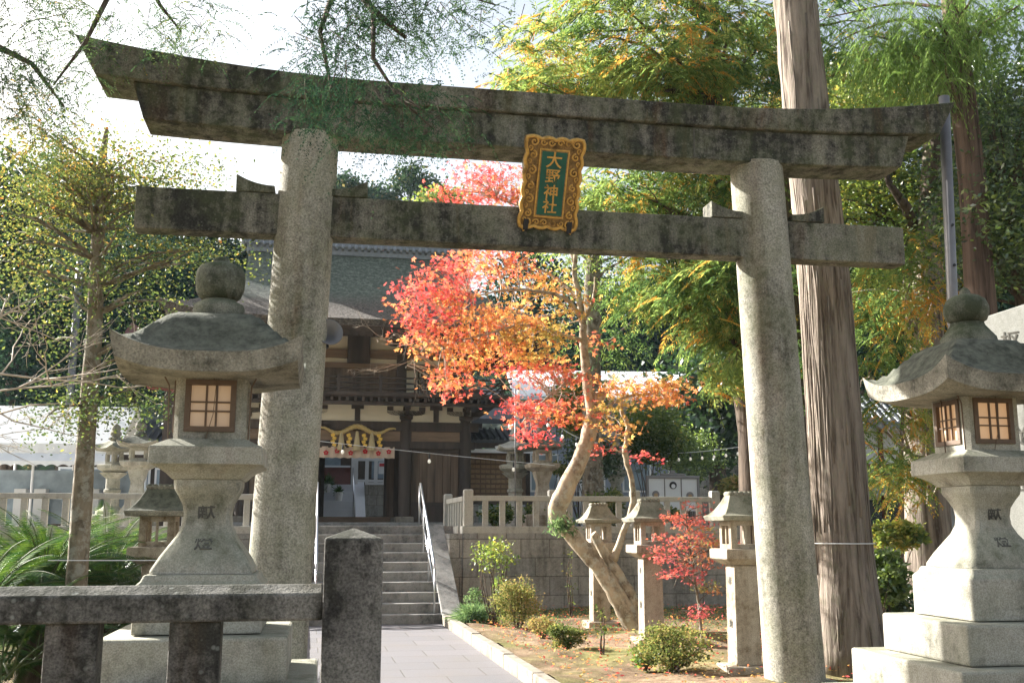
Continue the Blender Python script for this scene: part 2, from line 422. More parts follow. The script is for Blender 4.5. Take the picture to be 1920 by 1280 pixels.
def gravel_mat():
    m, nt, b = new_mat('pale_gravel'); v = coords(nt, rnd=False)
    n = noise(nt, v, 45, 3, .7); n1 = noise(nt, v, .8, 4)
    L(nt, mix(nt, ramp(nt, n1, [(.4, 0), (.7, .5)]), ramp(nt, n, [(.3, (.27, .25, .22)), (.7, (.5, .47, .42))]), (.3, .27, .2)), b.inputs['Base Color'])
    b.inputs['Roughness'].default_value = 1; bump(nt, b, n, .8, .02); return m
def paver_mat():
    m, nt, b = new_mat('granite_pavers'); v = coords(nt, rnd=False)
    br = N(nt, 'ShaderNodeTexBrick'); br.offset = .5; L(nt, v, br.inputs['Vector'])
    for k, x in (('Scale', 1), ('Brick Width', .9), ('Row Height', .62), ('Mortar Size', .008), ('Mortar Smooth', .2), ('Bias', .1)): br.inputs[k].default_value = x
    br.inputs['Color1'].default_value = (.155, .145, .15, 1); br.inputs['Color2'].default_value = (.125, .122, .13, 1); br.inputs['Mortar'].default_value = (.07, .065, .055, 1)
    n = noise(nt, v, 90, 3, .7); n1 = noise(nt, v, 1.3, 5)
    c = mix(nt, 1.0, br.outputs['Color'], ramp(nt, n, [(.3, (.6, .6, .6)), (.7, (1.4, 1.4, 1.4))]), 'MULTIPLY')
    c = mix(nt, ramp(nt, n1, [(.45, 0), (.7, .5)]), c, (.14, .125, .11))
    L(nt, c, b.inputs['Base Color']); b.inputs['Roughness'].default_value = .7
    bump(nt, b, math_(nt, 'SUBTRACT', math_(nt, 'MULTIPLY', n, .3), math_(nt, 'MULTIPLY', br.outputs['Fac'], 2)), .5, .01); return m

def sheet(name, mat, nx, ny, x0, x1, y0, y1, zf):
    mb = MB(); vs = []; fs = []
    for j in range(ny + 1):
        for i in range(nx + 1):
            x = x0 + (x1 - x0) * i / nx; y = y0 + (y1 - y0) * j / ny; vs.append((x, y, zf(x, y)))
    for j in range(ny):
        for i in range(nx):
            a = j * (nx + 1) + i; fs.append((a, a + 1, a + nx + 2, a + nx + 1))
    mb.add(vs, fs); return mb
g = MB().add([(-700, -60, -.03), (700, -60, -.03), (700, 1200, -.03), (-700, 1200, -.03)], [(0, 1, 2, 3)]).build('ground', ground_mat()); struct(g)
gm = ground_mat()
bed = sheet('garden_bed', gm, 60, 80, .02 - .45, 9.5, -19, -.02, lambda x, y: .1 + .05 * sin(x * 1.7 + y) * sin(y * 1.3 - x * .6) + .03 * sin(x * 5.1) * sin(y * 4.3)).build('garden_bed', gm, None, True, loc=SO, rz=SA); struct(bed)
pth = MB().box(-3.0, -.62, -24, -1.7, -.02, .012).build('path', paver_mat(), None, loc=SO, rz=SA); struct(pth)
ter = MB().box(.0, 14, .3, 60, -.02, 1.62).box(-30, -3.15, .3, 60, -.02, 1.62).box(-3.2, .05, 1.05, 60, -.02, 1.648).build('terrace_ground', gravel_mat(), None, loc=SO, rz=SA); struct(ter)
# side stone walk glimpsed through the front fence
wk = MB().box(-8, -1.2, -.45, .45, -.02, .07).build('side_walk', STONE_K, None, loc=(-2.3, 8.6, 0), rz=R(8), bevel=.01); struct(wk)

def kerb(label, pts, w=.13, h=.16):
    t = thing('stone_kerb', label, 'kerb', SO, SA, 'kerbs of the shrine path')
    (x0, y0), (x1, y1) = pts; n = int(abs(y1 - y0) / .8); 
    for i in range(n):
        a = i / n; c = (i + 1) / n
        xa = x0 + (x1 - x0) * a; xb = x0 + (x1 - x0) * c; ya = y0 + (y1 - y0) * a + .008; yb = y0 + (y1 - y0) * c - .008
        k = random.uniform(-.006, .006)
        MB().add([(xa, ya, -.02), (xa + w, ya, -.02), (xb + w, yb, -.02), (xb, yb, -.02), (xa, ya, h + k), (xa + w, ya, h + k), (xb + w, yb, h + k), (xb, yb, h + k)],
                 [(3, 2, 1, 0), (4, 5, 6, 7), (0, 1, 5, 4), (1, 2, 6, 5), (2, 3, 7, 6), (3, 0, 4, 7)]).build('kerb_block', STONE_K, t, bevel=.012)
    return t
kerb('sunlit low granite kerb between the pavers and the garden bed', ((-.6, -18), (-.6, -1.75)))
kerb('dark shaded granite kerb on the far left edge of the path', ((-3.13, -18), (-3.13, -1.75)))

# ------------------------------------------------------------------ writing
def text_mesh(s, size, mat, parent, M, name='inscription', ext=.004, bold=.0):
    cu = bpy.data.curves.new('txt', 'FONT'); cu.body = s; cu.size = size; cu.extrude = ext; cu.offset = bold
    cu.align_x = 'CENTER'; cu.align_y = 'CENTER'; cu.resolution_u = 3
    o = bpy.data.objects.new('txt', cu); COL.objects.link(o)
    bpy.context.view_layer.update()
    me = bpy.data.meshes.new_from_object(o.evaluated_get(bpy.context.evaluated_depsgraph_get()))
    bpy.data.objects.remove(o); bpy.data.curves.remove(cu)
    me.name = name; me.materials.clear(); me.materials.append(mat)
    me.transform(M); 
    r = bpy.data.objects.new(name, me); COL.objects.link(r); r.parent = parent; return r
def face_front(x, y, z, tilt=0.0, roll=0.0, yaw=0.0):
    """text plane standing up, reading from -Y"""
    return Matrix.Translation((x, y, z)) @ Matrix.Rotation(yaw, 4, 'Z') @ Matrix.Rotation(PI / 2 + tilt, 4, 'X') @ Matrix.Rotation(roll, 4, 'Z')

# ------------------------------------------------------------------ torii
TO = Vector((.305, 10.11, 0)); TA = R(10.1)
tor = thing('torii_gate', 'big weathered stone torii gate spanning the path with a gilt plaque on it', 'torii gate', TO, TA)
HW = 2.375
for s_ in (-1, 1):
    rs = []
    for k in range(15):
        z = 5.36 * k / 14; cx = s_ * (HW + .033 * (3.6 - z)); r = .292 - .0036 * z
        rs.append([(cx + r * cos(2 * PI * j / 48), r * sin(2 * PI * j / 48), z) for j in range(48)])
    MB().loft(rs).build('pillar', STONE_T, tor, True, ang=50)
    MB().lathe([(.44, 0), (.44, .1), (.4, .14), (.31, .15)], 40, s_ * (HW + .12), 0).build('pillar_base', STONE_T, tor, True, ang=40)
MB().box(-3.9, 3.9, -.115, .115, 4.345, 4.75).build('tie_beam', STONE_TK, tor, bevel=.012)
for s_ in (-1, 1):
    for q in (-1, 1):
        x0 = s_ * HW + q * .26 + 0; x1 = x0 + q * .36
        xs = [x0 + (x1 - x0) * i / 8 for i in range(9)]
        top = [4.752 + .07 + .10 * (i / 8) ** 2.2 for i in range(9)]
        ring = [(x, t) for x, t in zip(xs, top)] + [(x1, 4.752), (x0, 4.752)]
        MB().loft([[(x, y, z) for x, z in ring] for y in ((-.13, .13) if q > 0 else (.13, -.13))]).build('wedge', STONE_TK, tor, bevel=.008)
def lift(x, k): return k * max(0, (abs(x) - 1.6) / 2.85) ** 2.0
def beam(x0b, x0t, zb, zt, kb, kt, yb, yt, name):
    rs = []; n = 36
    for i in range(n + 1):
        u = -1 + 2 * i / n
        xb = u * x0b; xt = u * x0t
        B = zb + lift(xb, kb); T = zt + lift(xt, kt)
        rs.append([(xb, -yb, B), (xb, yb, B), (xt, yt, T), (xt, -yt, T)])
    return MB().loft(rs).build(name, STONE_TK, tor, False, bevel=.014)
beam(3.86, 3.97, 5.325, 5.665, .085, .1, .225, .235, 'lower_lintel')
beam(4.3, 4.5, 5.668, 5.885, .1, .235, .285, .31, 'top_lintel')
MB().box(-.19, .19, -.09, .09, 4.752, 5.326).build('plaque_post', STONE_T, tor, bevel=.01)
for x in (-1.9, 1.55):   # joint seams read as narrow mortar lines
    MB().box(x - .006, x + .006, -.2365, .2365, 5.34, 5.66).build('mortar_joint', INK, tor)

# plaque hanging on the torii
pc = TO + Vector((cos(TA) * .03 - sin(TA) * -.27, sin(TA) * .03 + cos(TA) * -.27, 0)) + Vector((0, 0, 4.955))
pl = thing('name_plaque', 'carved gilt shrine name plaque with green panel hung between the torii beams', 'plaque', pc, TA)
pl.rotation_euler = (R(24), R(1.5), TA)
# local: x across, z up along plaque, -y outward
def frame_outline(hw, hh, amp, nx):
    pts = []
    def side(a, b, n, k):
        for i in range(n):
            t = i / n; p = Vector(a).lerp(Vector(b), t); d = (Vector(b) - Vector(a)).normalized(); nn = Vector((d.y, -d.x))
            e = amp * (abs(sin(PI * t * k)) - .45) + .02 * ((abs(2 * t - 1)) ** 6)
            pts.append((p + nn * e)[:])
    side((-hw, -hh), (hw, -hh), 24, 4); side((hw, -hh), (hw, hh), 40, 6); side((hw, hh), (-hw, hh), 24, 4); side((-hw, hh), (-hw, -hh), 40, 6)
    return pts
o_ = frame_outline(.285, .445, .022, 0); 
rings = [[(x, .02, z) for x, z in o_], [(x, -.03, z) for x, z in o_], [(x * .97, -.045, z * .98) for x, z in o_]]
MB().loft(rings, caps=True).build('backing_board', GOLDB, pl)
fr = MB()
op = [(x * .955, z * .965) for x, z in o_]
fr.tube([(x, -.05, z) for x, z in op] + [(op[0][0], -.05, op[0][1])], .019, 8)
# scrolls of cloud carving around the rim
def spiral(cx, cz, r, a0, turns, dirn, w=.011):
    pts = []; n = 16
    for i in range(n + 1):
        t = i / n; a = a0 + dirn * turns * 2 * PI * t; q = r * (1 - .85 * t)
        pts.append((cx + q * cos(a), -.058 - .006 * t, cz + q * sin(a)))
    fr.tube(pts, [w * (1 - .4 * i / n) for i in range(n + 1)], 6)
for sx in (-1, 1):
    for cz, r in ((.395, .045), (.27, .038), (.12, .045), (-.03, .036), (-.16, .045), (-.3, .038), (-.395, .042)):
        spiral(sx * .212, cz, r, PI / 2 if sx > 0 else PI / 2, 1.3, sx)
        spiral(sx * .245, cz - .06, r * .6, -PI / 2, 1.1, -sx, .008)
for cx in (-.12, -.04, .05, .13):
    spiral(cx, .395, .034, 0, 1.2, 1 if cx > 0 else -1, .009); spiral(cx, -.385, .034, PI, 1.2, 1 if cx > 0 else -1, .009)
fr.build('carved_frame', GOLD, pl, True)
MB().box(-.15, .15, -.062, -.03, -.335, .335).build('inner_border', GOLD, pl, bevel=.004)
MB().box(-.135, .135, -.064, -.05, -.32, .32).build('border_groove', GOLDB, pl)
MB().box(-.125, .125, -.067, -.05, -.31, .31).build('panel', GREEN, pl)
for ch, z, s_ in (('大', .215, .165), ('野', .06, .15), ('神', -.095, .15), ('社', -.235, .15)):
    text_mesh(ch, s_, GOLD, pl, face_front(0, -.069, z + .005), 'character', .005, .0018)
for sx in (-1, 1):
    MB().box(sx * .22 - .025, sx * .22 + .025, -.075, .06, -.47, -.36).box(sx * .22 - .02, sx * .22 + .02, -.06, .2, -.485, -.465).build('bracket_hook', DARKM, pl, bevel=.004)

# ------------------------------------------------------------------ front fence
ff = thing('stone_fence', 'dark weathered stone post and rail fence in the left foreground', 'fence', (-.572, 3.82, 0), TA)
def post(w, h, cap):
    m = MB(); a = w / 2
    m.loft([[(-a, -a, 0), (a, -a, 0), (a, a, 0), (-a, a, 0)], [(-a, -a, h), (a, -a, h), (a, a, h), (-a, a, h)], [(-.004, -.004, h + cap), (.004, -.004, h + cap), (.004, .004, h + cap), (-.004, .004, h + cap)]])
    return m
post(.205, 1.565, .035).build('end_post', STONE_F, ff, bevel=.008)
MB().loft([[(x, y, z) for y, z in ((-.07, 1.285), (-.07, 1.374), (.0, 1.408), (.07, 1.374), (.07, 1.285))] for x in (-.1, -3.6)]).build('rail', STONE_F, ff, bevel=.009)
for x in (-.53, -.93, -1.33, -1.73, -2.13, -2.53, -2.93, -3.33):
    MB().box(x - .085, x + .085, -.055, .055, 0, 1.287).build('baluster', STONE_F, ff, bevel=.008)

# ------------------------------------------------------------------ big lanterns
def sq_roof(hw, ztop, zeave, zlow, lift_, flat=.36, n=20, th=.11, jewelw=0):
    mb = MB(); 
    def zt(u, v):
        r = max(abs(u), abs(v)); t = max(0, (r - flat) / (1 - flat))
        s_ = t * t * (3 - 2 * t)
        c = (min(abs(u), abs(v))) ** 3 * r ** 3
        return ztop + (zeave - ztop) * (.35 * t + .65 * s_) + lift_ * c - .012 * (min(abs(u), abs(v)) / max(r, .01)) ** 0 * 0
    top = [[(hw * u, hw * v, zt(u, v)) for u in np.linspace(-1, 1, n + 1)] for v in np.linspace(-1, 1, n + 1)]
    bot = []
    for v in np.linspace(-1, 1, n + 1):
        row = []
        for u in np.linspace(-1, 1, n + 1):
            r = max(abs(u), abs(v)); c = (abs(u * v)) ** 3
            row.append((hw * .955 * u, hw * .955 * v, zlow + .0 * r ** 2 + lift_ * .7 * c))
        bot.append(row)
    T = MB(); T.loft([top[j] for j in range(n + 1)], caps=False, closed=False)
    B = MB(); B.loft([list(reversed(bot[j])) for j in range(n + 1)], caps=False, closed=False)
    mb.add(T.v, T.f); mb.add(B.v, B.f)
    def edge(g_): return [g_[0][i] for i in range(n)] + [g_[i][n] for i in range(n)] + [g_[n][n - i] for i in range(n)] + [g_[n - i][0] for i in range(n)]
    e1, e0 = edge(top), edge(bot)
    mb.loft([e0, e1], caps=False)
    return mb
def big_lantern(loc, label, warm, jewel, slope_lichen):
    t = thing('stone_lantern', label, 'stone lantern', loc, TA, 'pair of tall stone lanterns before the torii')
    for z0, z1, h in ((0, .2, 1.04), (.2, .47, .87), (.47, .74, .69), (.74, 1.0, .52)):
        MB().box(-h, h, -h, h, z0, z1 - .003).build('step', STONE_L, t, bevel=.018)
    MB().sq([(1.003, .36), (1.27, .36), (1.3, .33), (1.335, .315)], .012).build('plinth', STONE_L, t, bevel=.014)
    pr = [(1.337, .29), (1.36, .288), (1.43, .25), (1.5, .205), (1.56, .165), (1.62, .14), (1.68, .134), (1.74, .142), (1.79, .165), (1.83, .188), (1.86, .194), (1.888, .194)]
    sh = MB().sq(pr, .022).build('shaft', STONE_L, t, True, ang=40)
    text_mesh('献', .11, INK, sh, face_front(.0, -.1385, 1.70, R(0)), 'inscription', .003, .001)
    text_mesh('燈', .11, INK, sh, face_front(.0, -.198, 1.51, R(-38)), 'inscription', .003, .001)
    MB().sq([(1.89, .2), (1.9, .212), (1.925, .235), (1.95, .272), (1.968, .305), (1.975, .327), (2.078, .325), (2.13, .225)], .0).build('platform', STONE_L, t, bevel=.004)
    fb = MB()
    # fire box with openings in front and left: built as a frame of stone
    a, w, z0, z1, o1, o2 = .212, .125, 2.131, 2.53, 2.205, 2.465
    rr = a - .04
    fb.sq([(z0, a), (o1, a)], .03); fb.sq([(o2, a), (z1, a)], .03)
    for sx in (-1, 1):
        for sy in (-1, 1):
            x0, x1 = sorted((sx * w, sx * a)); y0, y1 = sorted((sy * w, sy * a))
            c = .03; cx, cy = sx * a, sy * a
            ring = [(sx * w, sy * w), (sx * a, sy * w), (sx * a, sy * (a - c)), (sx * (a - c), sy * a), (sx * w, sy * a)]
            if sx * sy < 0: ring.reverse()
            fb.loft([[(x, y, o1) for x, y in ring], [(x, y, o2) for x, y in ring]])
    box = fb.build('fire_box', STONE_L, t, bevel=.0)
    for yaw in (0, -PI / 2):
        Mz = Matrix.Rotation(yaw, 4, 'Z')
        f = MB(); 
        f.box(-.15, .15, -.225, -.195, 2.175, 2.207).box(-.15, .15, -.225, -.195, 2.458, 2.49).box(-.15, -.117, -.225, -.195, 2.207, 2.458).box(.117, .15, -.225, -.195, 2.207, 2.458)
        for x in (-.025, .035): f.box(x - .006, x + .006, -.214, -.2, 2.207, 2.458)
        for z in (2.3, 2.355): f.box(-.117, .117, -.212, -.203, z - .005, z + .005)
        o = f.build('lattice_window', LATT, t, bevel=.002); o.data.transform(Mz)
        p = MB().box(-.117, .117, -.196, -.19, -.128, .128).build('pane', PANEW if warm else PANE, o); p.data.transform(Mz); p.location = (0, 0, 2.332)
    cd = MB().box(-.115, .115, .19, .196, 2.207, 2.458).box(.19, .196, -.115, .115, 2.207, 2.458).build('rear_shutter', LATT, t)
    rf = sq_roof(.545, 2.905, 2.615, 2.5, .115, .4).build('roof', STONE_LR, t, True, ang=42)
    if jewel == 'round':
        MB().lathe([(.155, 2.9), (.16, 2.92), (.16, 2.975), (.15, 3.0), (.11, 3.02), (.105, 3.03)], 32).build('jewel_seat', STONE_J, t, True, ang=50)
        MB().lathe([(.1, 3.03), (.13, 3.05), (.15, 3.1), (.156, 3.16), (.152, 3.21), (.13, 3.25), (.08, 3.272), (.055, 3.276), (.05, 3.3), (.03, 3.315), (.005, 3.318)], 32).build('jewel', STONE_J, t, True, ang=60)
    else:
        MB().lathe([(.2, 2.89), (.19, 2.95), (.15, 3.0), (.12, 3.04), (.115, 3.06)], 32).build('jewel_seat', STONE_J, t, True, ang=50)
        MB().lathe([(.1, 3.06), (.135, 3.08), (.155, 3.13), (.155, 3.18), (.135, 3.23), (.09, 3.26), (.04, 3.275), (.035, 3.3), (.02, 3.32), (.003, 3.33)], 32).build('jewel', STONE_J, t, True, ang=60)
    tie = MB()
    for x in (-.24, .235): tie.tube([(x * 1.35, -.235, 2.6), (x * 1.02, -.225, 2.45), (x * .985, -.22, 2.13)], .005, 5)
    tie.tube([(-.01, -.23, 2.58), (.03, -.232, 2.45), (.02, -.234, 2.28), (-.02, -.225, 2.12)], .0022, 5)
    tie.tube([(-.232, .04, 2.6), (-.228, .03, 2.12)], .005, 5)
    tie.build('tie_rods', LATT, t)
    return t
big_lantern((-1.87, 6.5, 0), 'tall stone lantern left of the path behind the dark fence, seen square on', False, 'round', 0)
big_lantern((3.3, 7.4, 0), 'tall stone lantern at the right edge with a warmly glowing window, on stone steps', True, 'lotus', 0)

# ------------------------------------------------------------------ small post lanterns
def post_lantern(loc, label, sc_=1.0, rz=None, roofm=None):
    t = thing('post_lantern', label, 'stone lantern', loc, rz if rz is not None else R(10), 'small square post lanterns in the garden')
    MB().box(-.24, .24, -.24, .24, -.05, .075).build('base', STONE_P, t, bevel=.02)
    MB().sq([(.075, .14), (1.13, .132)], .0).build('post', STONE_P, t, bevel=.012)
    MB().sq([(1.131, .17), (1.19, .255), (1.2, .262), (1.285, .262), (1.3, .255)], 0).build('platform', STONE_P, t, bevel=.006)
    f = MB(); f.box(-.17, .17, -.17, .17, 1.301, 1.35).box(-.17, .17, -.17, .17, 1.55, 1.6)
    for sx in (-1, 1):
        for sy in (-1, 1): f.box(*sorted((sx * .1, sx * .17)), *sorted((sy * .1, sy * .17)), 1.35, 1.55)
    f.box(-.012, .012, -.165, -.135, 1.35, 1.55).box(-.165, -.135, -.012, .012, 1.35, 1.55)
    f.build('fire_box', STONE_P, t)
    rs = []
    for k in range(9):
        u = k / 8; hx = .31 - .18 * u ** .75 + .0; hy = .31 - .235 * u ** .8
        if k == 0: rs.append([(-.29, -.29, 1.602), (.29, -.29, 1.602), (.29, .29, 1.602), (-.29, .29, 1.602)])
        z = 1.655 + .235 * (u ** 1.35)
        rs.append([(-hx, -hy, z), (hx, -hy, z), (hx, hy, z), (-hx, hy, z)])
    rf = MB().loft(rs).build('roof', roofm or STONE_PR, t, bevel=.008)
    rg = MB()
    for i in range(5): 
        x = -.11 + .055 * i
        rg.tube([(x, -.085, 1.895), (x, .085, 1.895)], .03, 10)
    rg.build('ridge', roofm or STONE_PR, rf, True)
    text_mesh('奉', .1, INK, t, face_front(-.139, 0, .95, yaw=-PI / 2), 'inscription', .002); text_mesh('納', .1, INK, t, face_front(-.14, 0, .5, yaw=-PI / 2), 'inscription', .002)
    if sc_ != 1: t.scale = (sc_,) * 3
    return t
p1 = G(1397, 1258, .08); p1.z = .08
post_lantern(p1, 'nearest of the small post lanterns, behind the red maple sapling', 1.0)
p2 = G(1222, 1205, .08); p2.z = .08
post_lantern(p2, 'middle small post lantern, between the big maple trunks and the sapling', 1.0)
p3 = G(1125, 1172, .08); p3.z = .08
post_lantern(p3, 'farthest small post lantern, half hidden behind the leaning maple trunk', 1.0)
DARKROOF = STONE_LR
post_lantern((-3.87, 11.6, 0), 'small dark roofed post lantern left, behind the tall lantern shaft', 1.08, None, DARKROOF)

# ------------------------------------------------------------------ terrace walls, stairs
def site_thing(name, label, cat_, lx, ly, z=0.0, group=None, rz=0.0):
    return thing(name, label, cat_, S(lx, ly, z), SA + rz, group)
w = MB().box(0, 14, -.0, .32, -.03, 1.52).box(0, .3, .32, 4, -.03, 1.52).build('retaining_wall', STONE_W, None, loc=SO, rz=SA, bevel=.01)
tag(w, 'coursed granite block retaining wall right of the stairs, behind the maple', 'wall')
w = MB().box(-30, -3.2, 0, .32, -.03, 1.52).build('retaining_wall', STONE_W, None, loc=SO, rz=SA, bevel=.01)
tag(w, 'coursed granite block retaining wall left of the stairs, behind the palm', 'wall')
st = site_thing('stone_stairs', 'flight of ten grey granite steps rising to the gate', 'stairs', 0, 0)
NR = 10; RZ = 1.65 / NR
for i in range(NR):
    y0 = -1.71 + .3 * i
    MB().box(-2.86, -.6, y0, y0 + (.34 if i < NR - 1 else 1.4), RZ * i - .02, RZ * (i + 1)).build('step', STONE_S, st, bevel=.014)
for x0, x1 in ((-.598, -.25), (-3.2, -2.862)):
    prof = [(-1.95, -.02), (-1.95, .12), (-1.6, .24), (1.0, 1.68), (2.2, 1.68), (2.2, -.02)]
    MB().loft([[(x, y, z) for y, z in prof] for x in (x1, x0)]).build('side_slope', STONE_S, st, bevel=.012)
# small wall between slope and terrace corner
MB().box(-.248, -.002, .05, 4, 0, 1.5).build('infill_block', STONE_W, st)

def rail(label, x):
    t = site_thing('steel_handrail', label, 'handrail', 0, 0)
    top = [(x, 1.05, 1.68 + .0), (x, 1.05, 2.42), (x, .92, 2.47), (x, -1.5, 1.02), (x, -1.62, .9), (x, -1.62, .165)]
    MB().tube(top[1:5], .024, 10).build('top_bar', STEEL, t, True)
    MB().tube([(x, 1.05, 2.1), (x, -1.62, .62)], .014, 8).build('lower_bar', STEEL, t, True)
    for y, zb, zt in ((1.05, 1.65, 2.42), (.2, 1.155, 2.05), (-.7, .66, 1.5), (-1.62, .165, .92)):
        MB().tube([(x, y, zb), (x, y, zt)], .018, 8).build('post', STEEL, t, True)
rail('bright steel handrail on the right side of the steps', -.72)
rail('bright steel handrail on the left side of the steps', -2.72)

def balustrade(label, p0, p1, n_main, n_bal, z0=1.5, ends=(True, True)):
    """posts, rails and square balusters along a straight line in site space"""
    a = Vector((*p0, 0)); b = Vector((*p1, 0)); L_ = (b - a).length; an = math.atan2(b.y - a.y, b.x - a.x)
    t = thing('stone_balustrade', label, 'balustrade', S(a.x, a.y, z0), SA + an, 'pale balustrades on the terrace edge')
    MB().box(-.13, L_ + .13, -.16, .17, 0, .14).build('base_course', STONE_B, t, bevel=.012)
    MB().box(.085, L_ - .085, -.055, .055, .62, .72).build('rail', STONE_B, t, bevel=.01)
    for i in range(n_main + 1):
        if (i == 0 and not ends[0]) or (i == n_main and not ends[1]): continue
        x = L_ * i / n_main
        MB().sq([(.14, .088), (.815, .088), (.84, .07)], cx=x, cy=0).build('post', STONE_B, t, bevel=.008)
    for i in range(n_main):
        for j in range(1, n_bal + 1):
            x = L_ * (i + j / (n_bal + 1)) / n_main
            MB().box(x - .055, x + .055, -.04, .04, .14, .622).build('baluster', STONE_B, t, bevel=.006)
    return t
balustrade('pale granite balustrade along the terrace right of the stairs', (.12, .16), (5.12, .16), 3, 4)
balustrade('pale granite balustrade running back along the right side of the stairs', (.12, .5), (.12, 3.1), 1, 6, ends=(False, True))
balustrade('pale granite balustrade on the left terrace, behind the palm and the tall lantern', (-15.5, .16), (-3.3, .16), 7, 4)

# ------------------------------------------------------------------ gate
GX, GY = -1.7, 7.6
gt = site_thing('shrine_gate', 'two storeyed dark timber shrine gate with cream plaster and thick thatched roof', 'gate building', GX, GY, 1.65)
ZG = 1.65
def z_(z): return z - ZG
plat = MB().box(-3.6, 3.6, -.9, 4.3, -.02, .1).build('platform', STONE_S, gt, bevel=.02)
COLX = (-2.85, -1.27, 1.27, 2.85)
for yy in (0, 1.8, 3.6):
    for x in COLX:
        c = MB().lathe([(.15, .25), (.165, .6), (.165, 2.72), (.15, 2.74)], 20, x, yy).build('column', WOOD_D, gt, True, ang=40)
        MB().box(x - .23, x + .23, yy - .23, yy + .23, .1, .25).build('column_base', STONE_K, c, bevel=.02)
# beams on the front and back
for yy in (-.02, 3.62):
    b_ = MB()
    b_.box(-3.1, 3.1, yy - .1, yy + .1, 2.0, 2.19).box(-3.2, 3.2, yy - .11, yy + .11, 2.46, 2.7)
    b_.build('tie_beam', WOOD_D, gt, bevel=.008)
    MB().box(-3.0, 3.0, yy - .05, yy + .05, 2.192, 2.458).build('frieze_board', WOOD_M, gt)
    MB().box(-3.0, 3.0, yy - .06, yy + .06, 2.702, 3.2).build('plaster_panel', PLASTER, gt)
for xx in (-2.86, 2.86):
    MB().box(xx - .1, xx + .1, .1, 3.5, 2.46, 2.7).build('tie_beam', WOOD_D, gt)
    MB().box(xx - .05, xx + .05, .1, 3.5, 2.702, 3.2).build('plaster_panel', PLASTER, gt)
    MB().box(xx - .05, xx + .05, .15, 3.45, .3, 2.45).build('side_wall', WOOD_P, gt)
# boarded bays either side of the opening with plank grooves
for s_ in (-1, 1):
    p = MB()
    x0, x1 = (1.44, 2.68) if s_ > 0 else (-2.68, -1.44)
    k = 6; wd = (x1 - x0) / k
    for i in range(k): p.box(x0 + i * wd + .006, x0 + (i + 1) * wd - .006, .02 + .006 * (i % 2), .09, .62, 1.98)
    p.build('boarded_bay', WOOD_P, gt)
    MB().box(x0, x1, -.04, .1, .5, .62).build('sill_beam', WOOD_D, gt); MB().box(x0, x1, -.03, .1, 1.9, 2.0).build('head_beam', WOOD_D, gt)
    MB().box(x0, x1, .0, .07, .1, .5).build('lower_boards', WOOD_D, gt)
# inner door wall on the middle line with opening
MB().box(-1.27, 1.27, 1.72, 1.86, 2.1, 2.45).build('inner_lintel', WOOD_M, gt)
for s_ in (-1, 1):
    a_, b2 = sorted((s_ * .93, s_ * 1.15))
    d = MB().box(a_, b2, 1.74, 1.84, .15, 2.1)
    d.build('door_jamb', WOOD_P, gt)
    dl = MB()
    for i in range(4): dl.box(s_ * .96 - .03, s_ * .96 + .03, 1.9 + i * .25, 2.14 + i * .25, .2, 2.08)
    dl.build('door_leaf', WOOD_P, gt)
for s_ in (-1, 1):
    MB().box(*sorted((s_ * 1.27, s_ * 2.85)), 1.76, 1.84, .2, 2.45).build('inner_wall', WOOD_P, gt)
MB().box(-1.2, 1.2, 1.65, 1.95, .1, .26).build('threshold', WOOD_M, gt, bevel=.01)
MB().box(-2.9, 2.9, -.1, 3.7, 3.22, 3.3).build('ceiling', WOOD_D, gt)
# bracket complexes: bearing block, arm with curled ends, three small blocks
def bracket(x, y, z, s_=1.0, parent=gt, dirx=True):
    b_ = MB()
    b_.sq([(z, .11 * s_), (z + .06 * s_, .17 * s_), (z + .15 * s_, .17 * s_)], cx=x, cy=y)
    def arm(L_, zz, ax):
        pr = [(-L_, .13), (-L_, .06), (-L_ * .8, .015), (-L_ * .5, 0), (L_ * .5, 0), (L_ * .8, .015), (L_, .06), (L_, .13)]
        r0 = []
        for off in (.05, -.05):
            r0.append([((x + u, y + off, zz + v) if ax else (x + off * -1, y + u, zz + v)) for u, v in pr])
        b_.loft(r0)
    arm(.5 * s_, z + .15 * s_, True); arm(.5 * s_, z + .152 * s_, False)
    for u in (-.42, 0, .42):
        b_.box(x + u * s_ - .08, x + u * s_ + .08, y - .08, y + .08, z + .28 * s_, z + .38 * s_)
        if u < 0: b_.box(x - .078, x + .078, y + u * s_ - .08, y + u * s_ + .078, z + .28 * s_, z + .379 * s_)
    b_.build('bracket_set', WOOD_D, parent)
for x in COLX: bracket(x, -.03, 2.72, 1.0)
for x in (0, -2.06, 2.06):
    MB().box(x - .07, x + .07, -.12, -.04, 2.71, 3.02).box(x - .16, x + .16, -.13, -.04, 3.02, 3.12).build('strut', WOOD_D, gt)
# balcony
ZB = 3.24
MB().box(-3.75, 3.75, -.95, 4.55, ZB - .02, ZB + .1).build('balcony_floor', WOOD_D, gt, bevel=.01)
j = MB()
for i in range(38): x = -3.65 + 7.3 * i / 37; j.box(x - .035, x + .035, -.99, -.05, ZB - .11, ZB - .025)
j.box(-3.8, 3.8, -.9, -.8, ZB - .2, ZB - .115); j.build('balcony_joists', WOOD_D, gt)
MB().box(-3.85, 3.85, -1.01, -.93, ZB + .02, ZB + .12).box(-3.85, -3.77, -.93, 4.5, ZB + .02, ZB + .12).box(3.77, 3.85, -.93, 4.5, ZB + .02, ZB + .12).build('balcony_edge', WOOD_D, gt)
rl = MB()
for z in (.22, .36, .5): rl.tube([(-3.95, -.9, ZB + z + .05), (-3.6, -.9, ZB + z), (3.6, -.9, ZB + z), (3.95, -.9, ZB + z + .07)], .024, 8)
for z in (.22, .36, .5):
    for x in (-3.7, 3.7): rl.tube([(x, -1.1, ZB + z + .05), (x, -.8, ZB + z), (x, 4.4, ZB + z)], .024, 8)
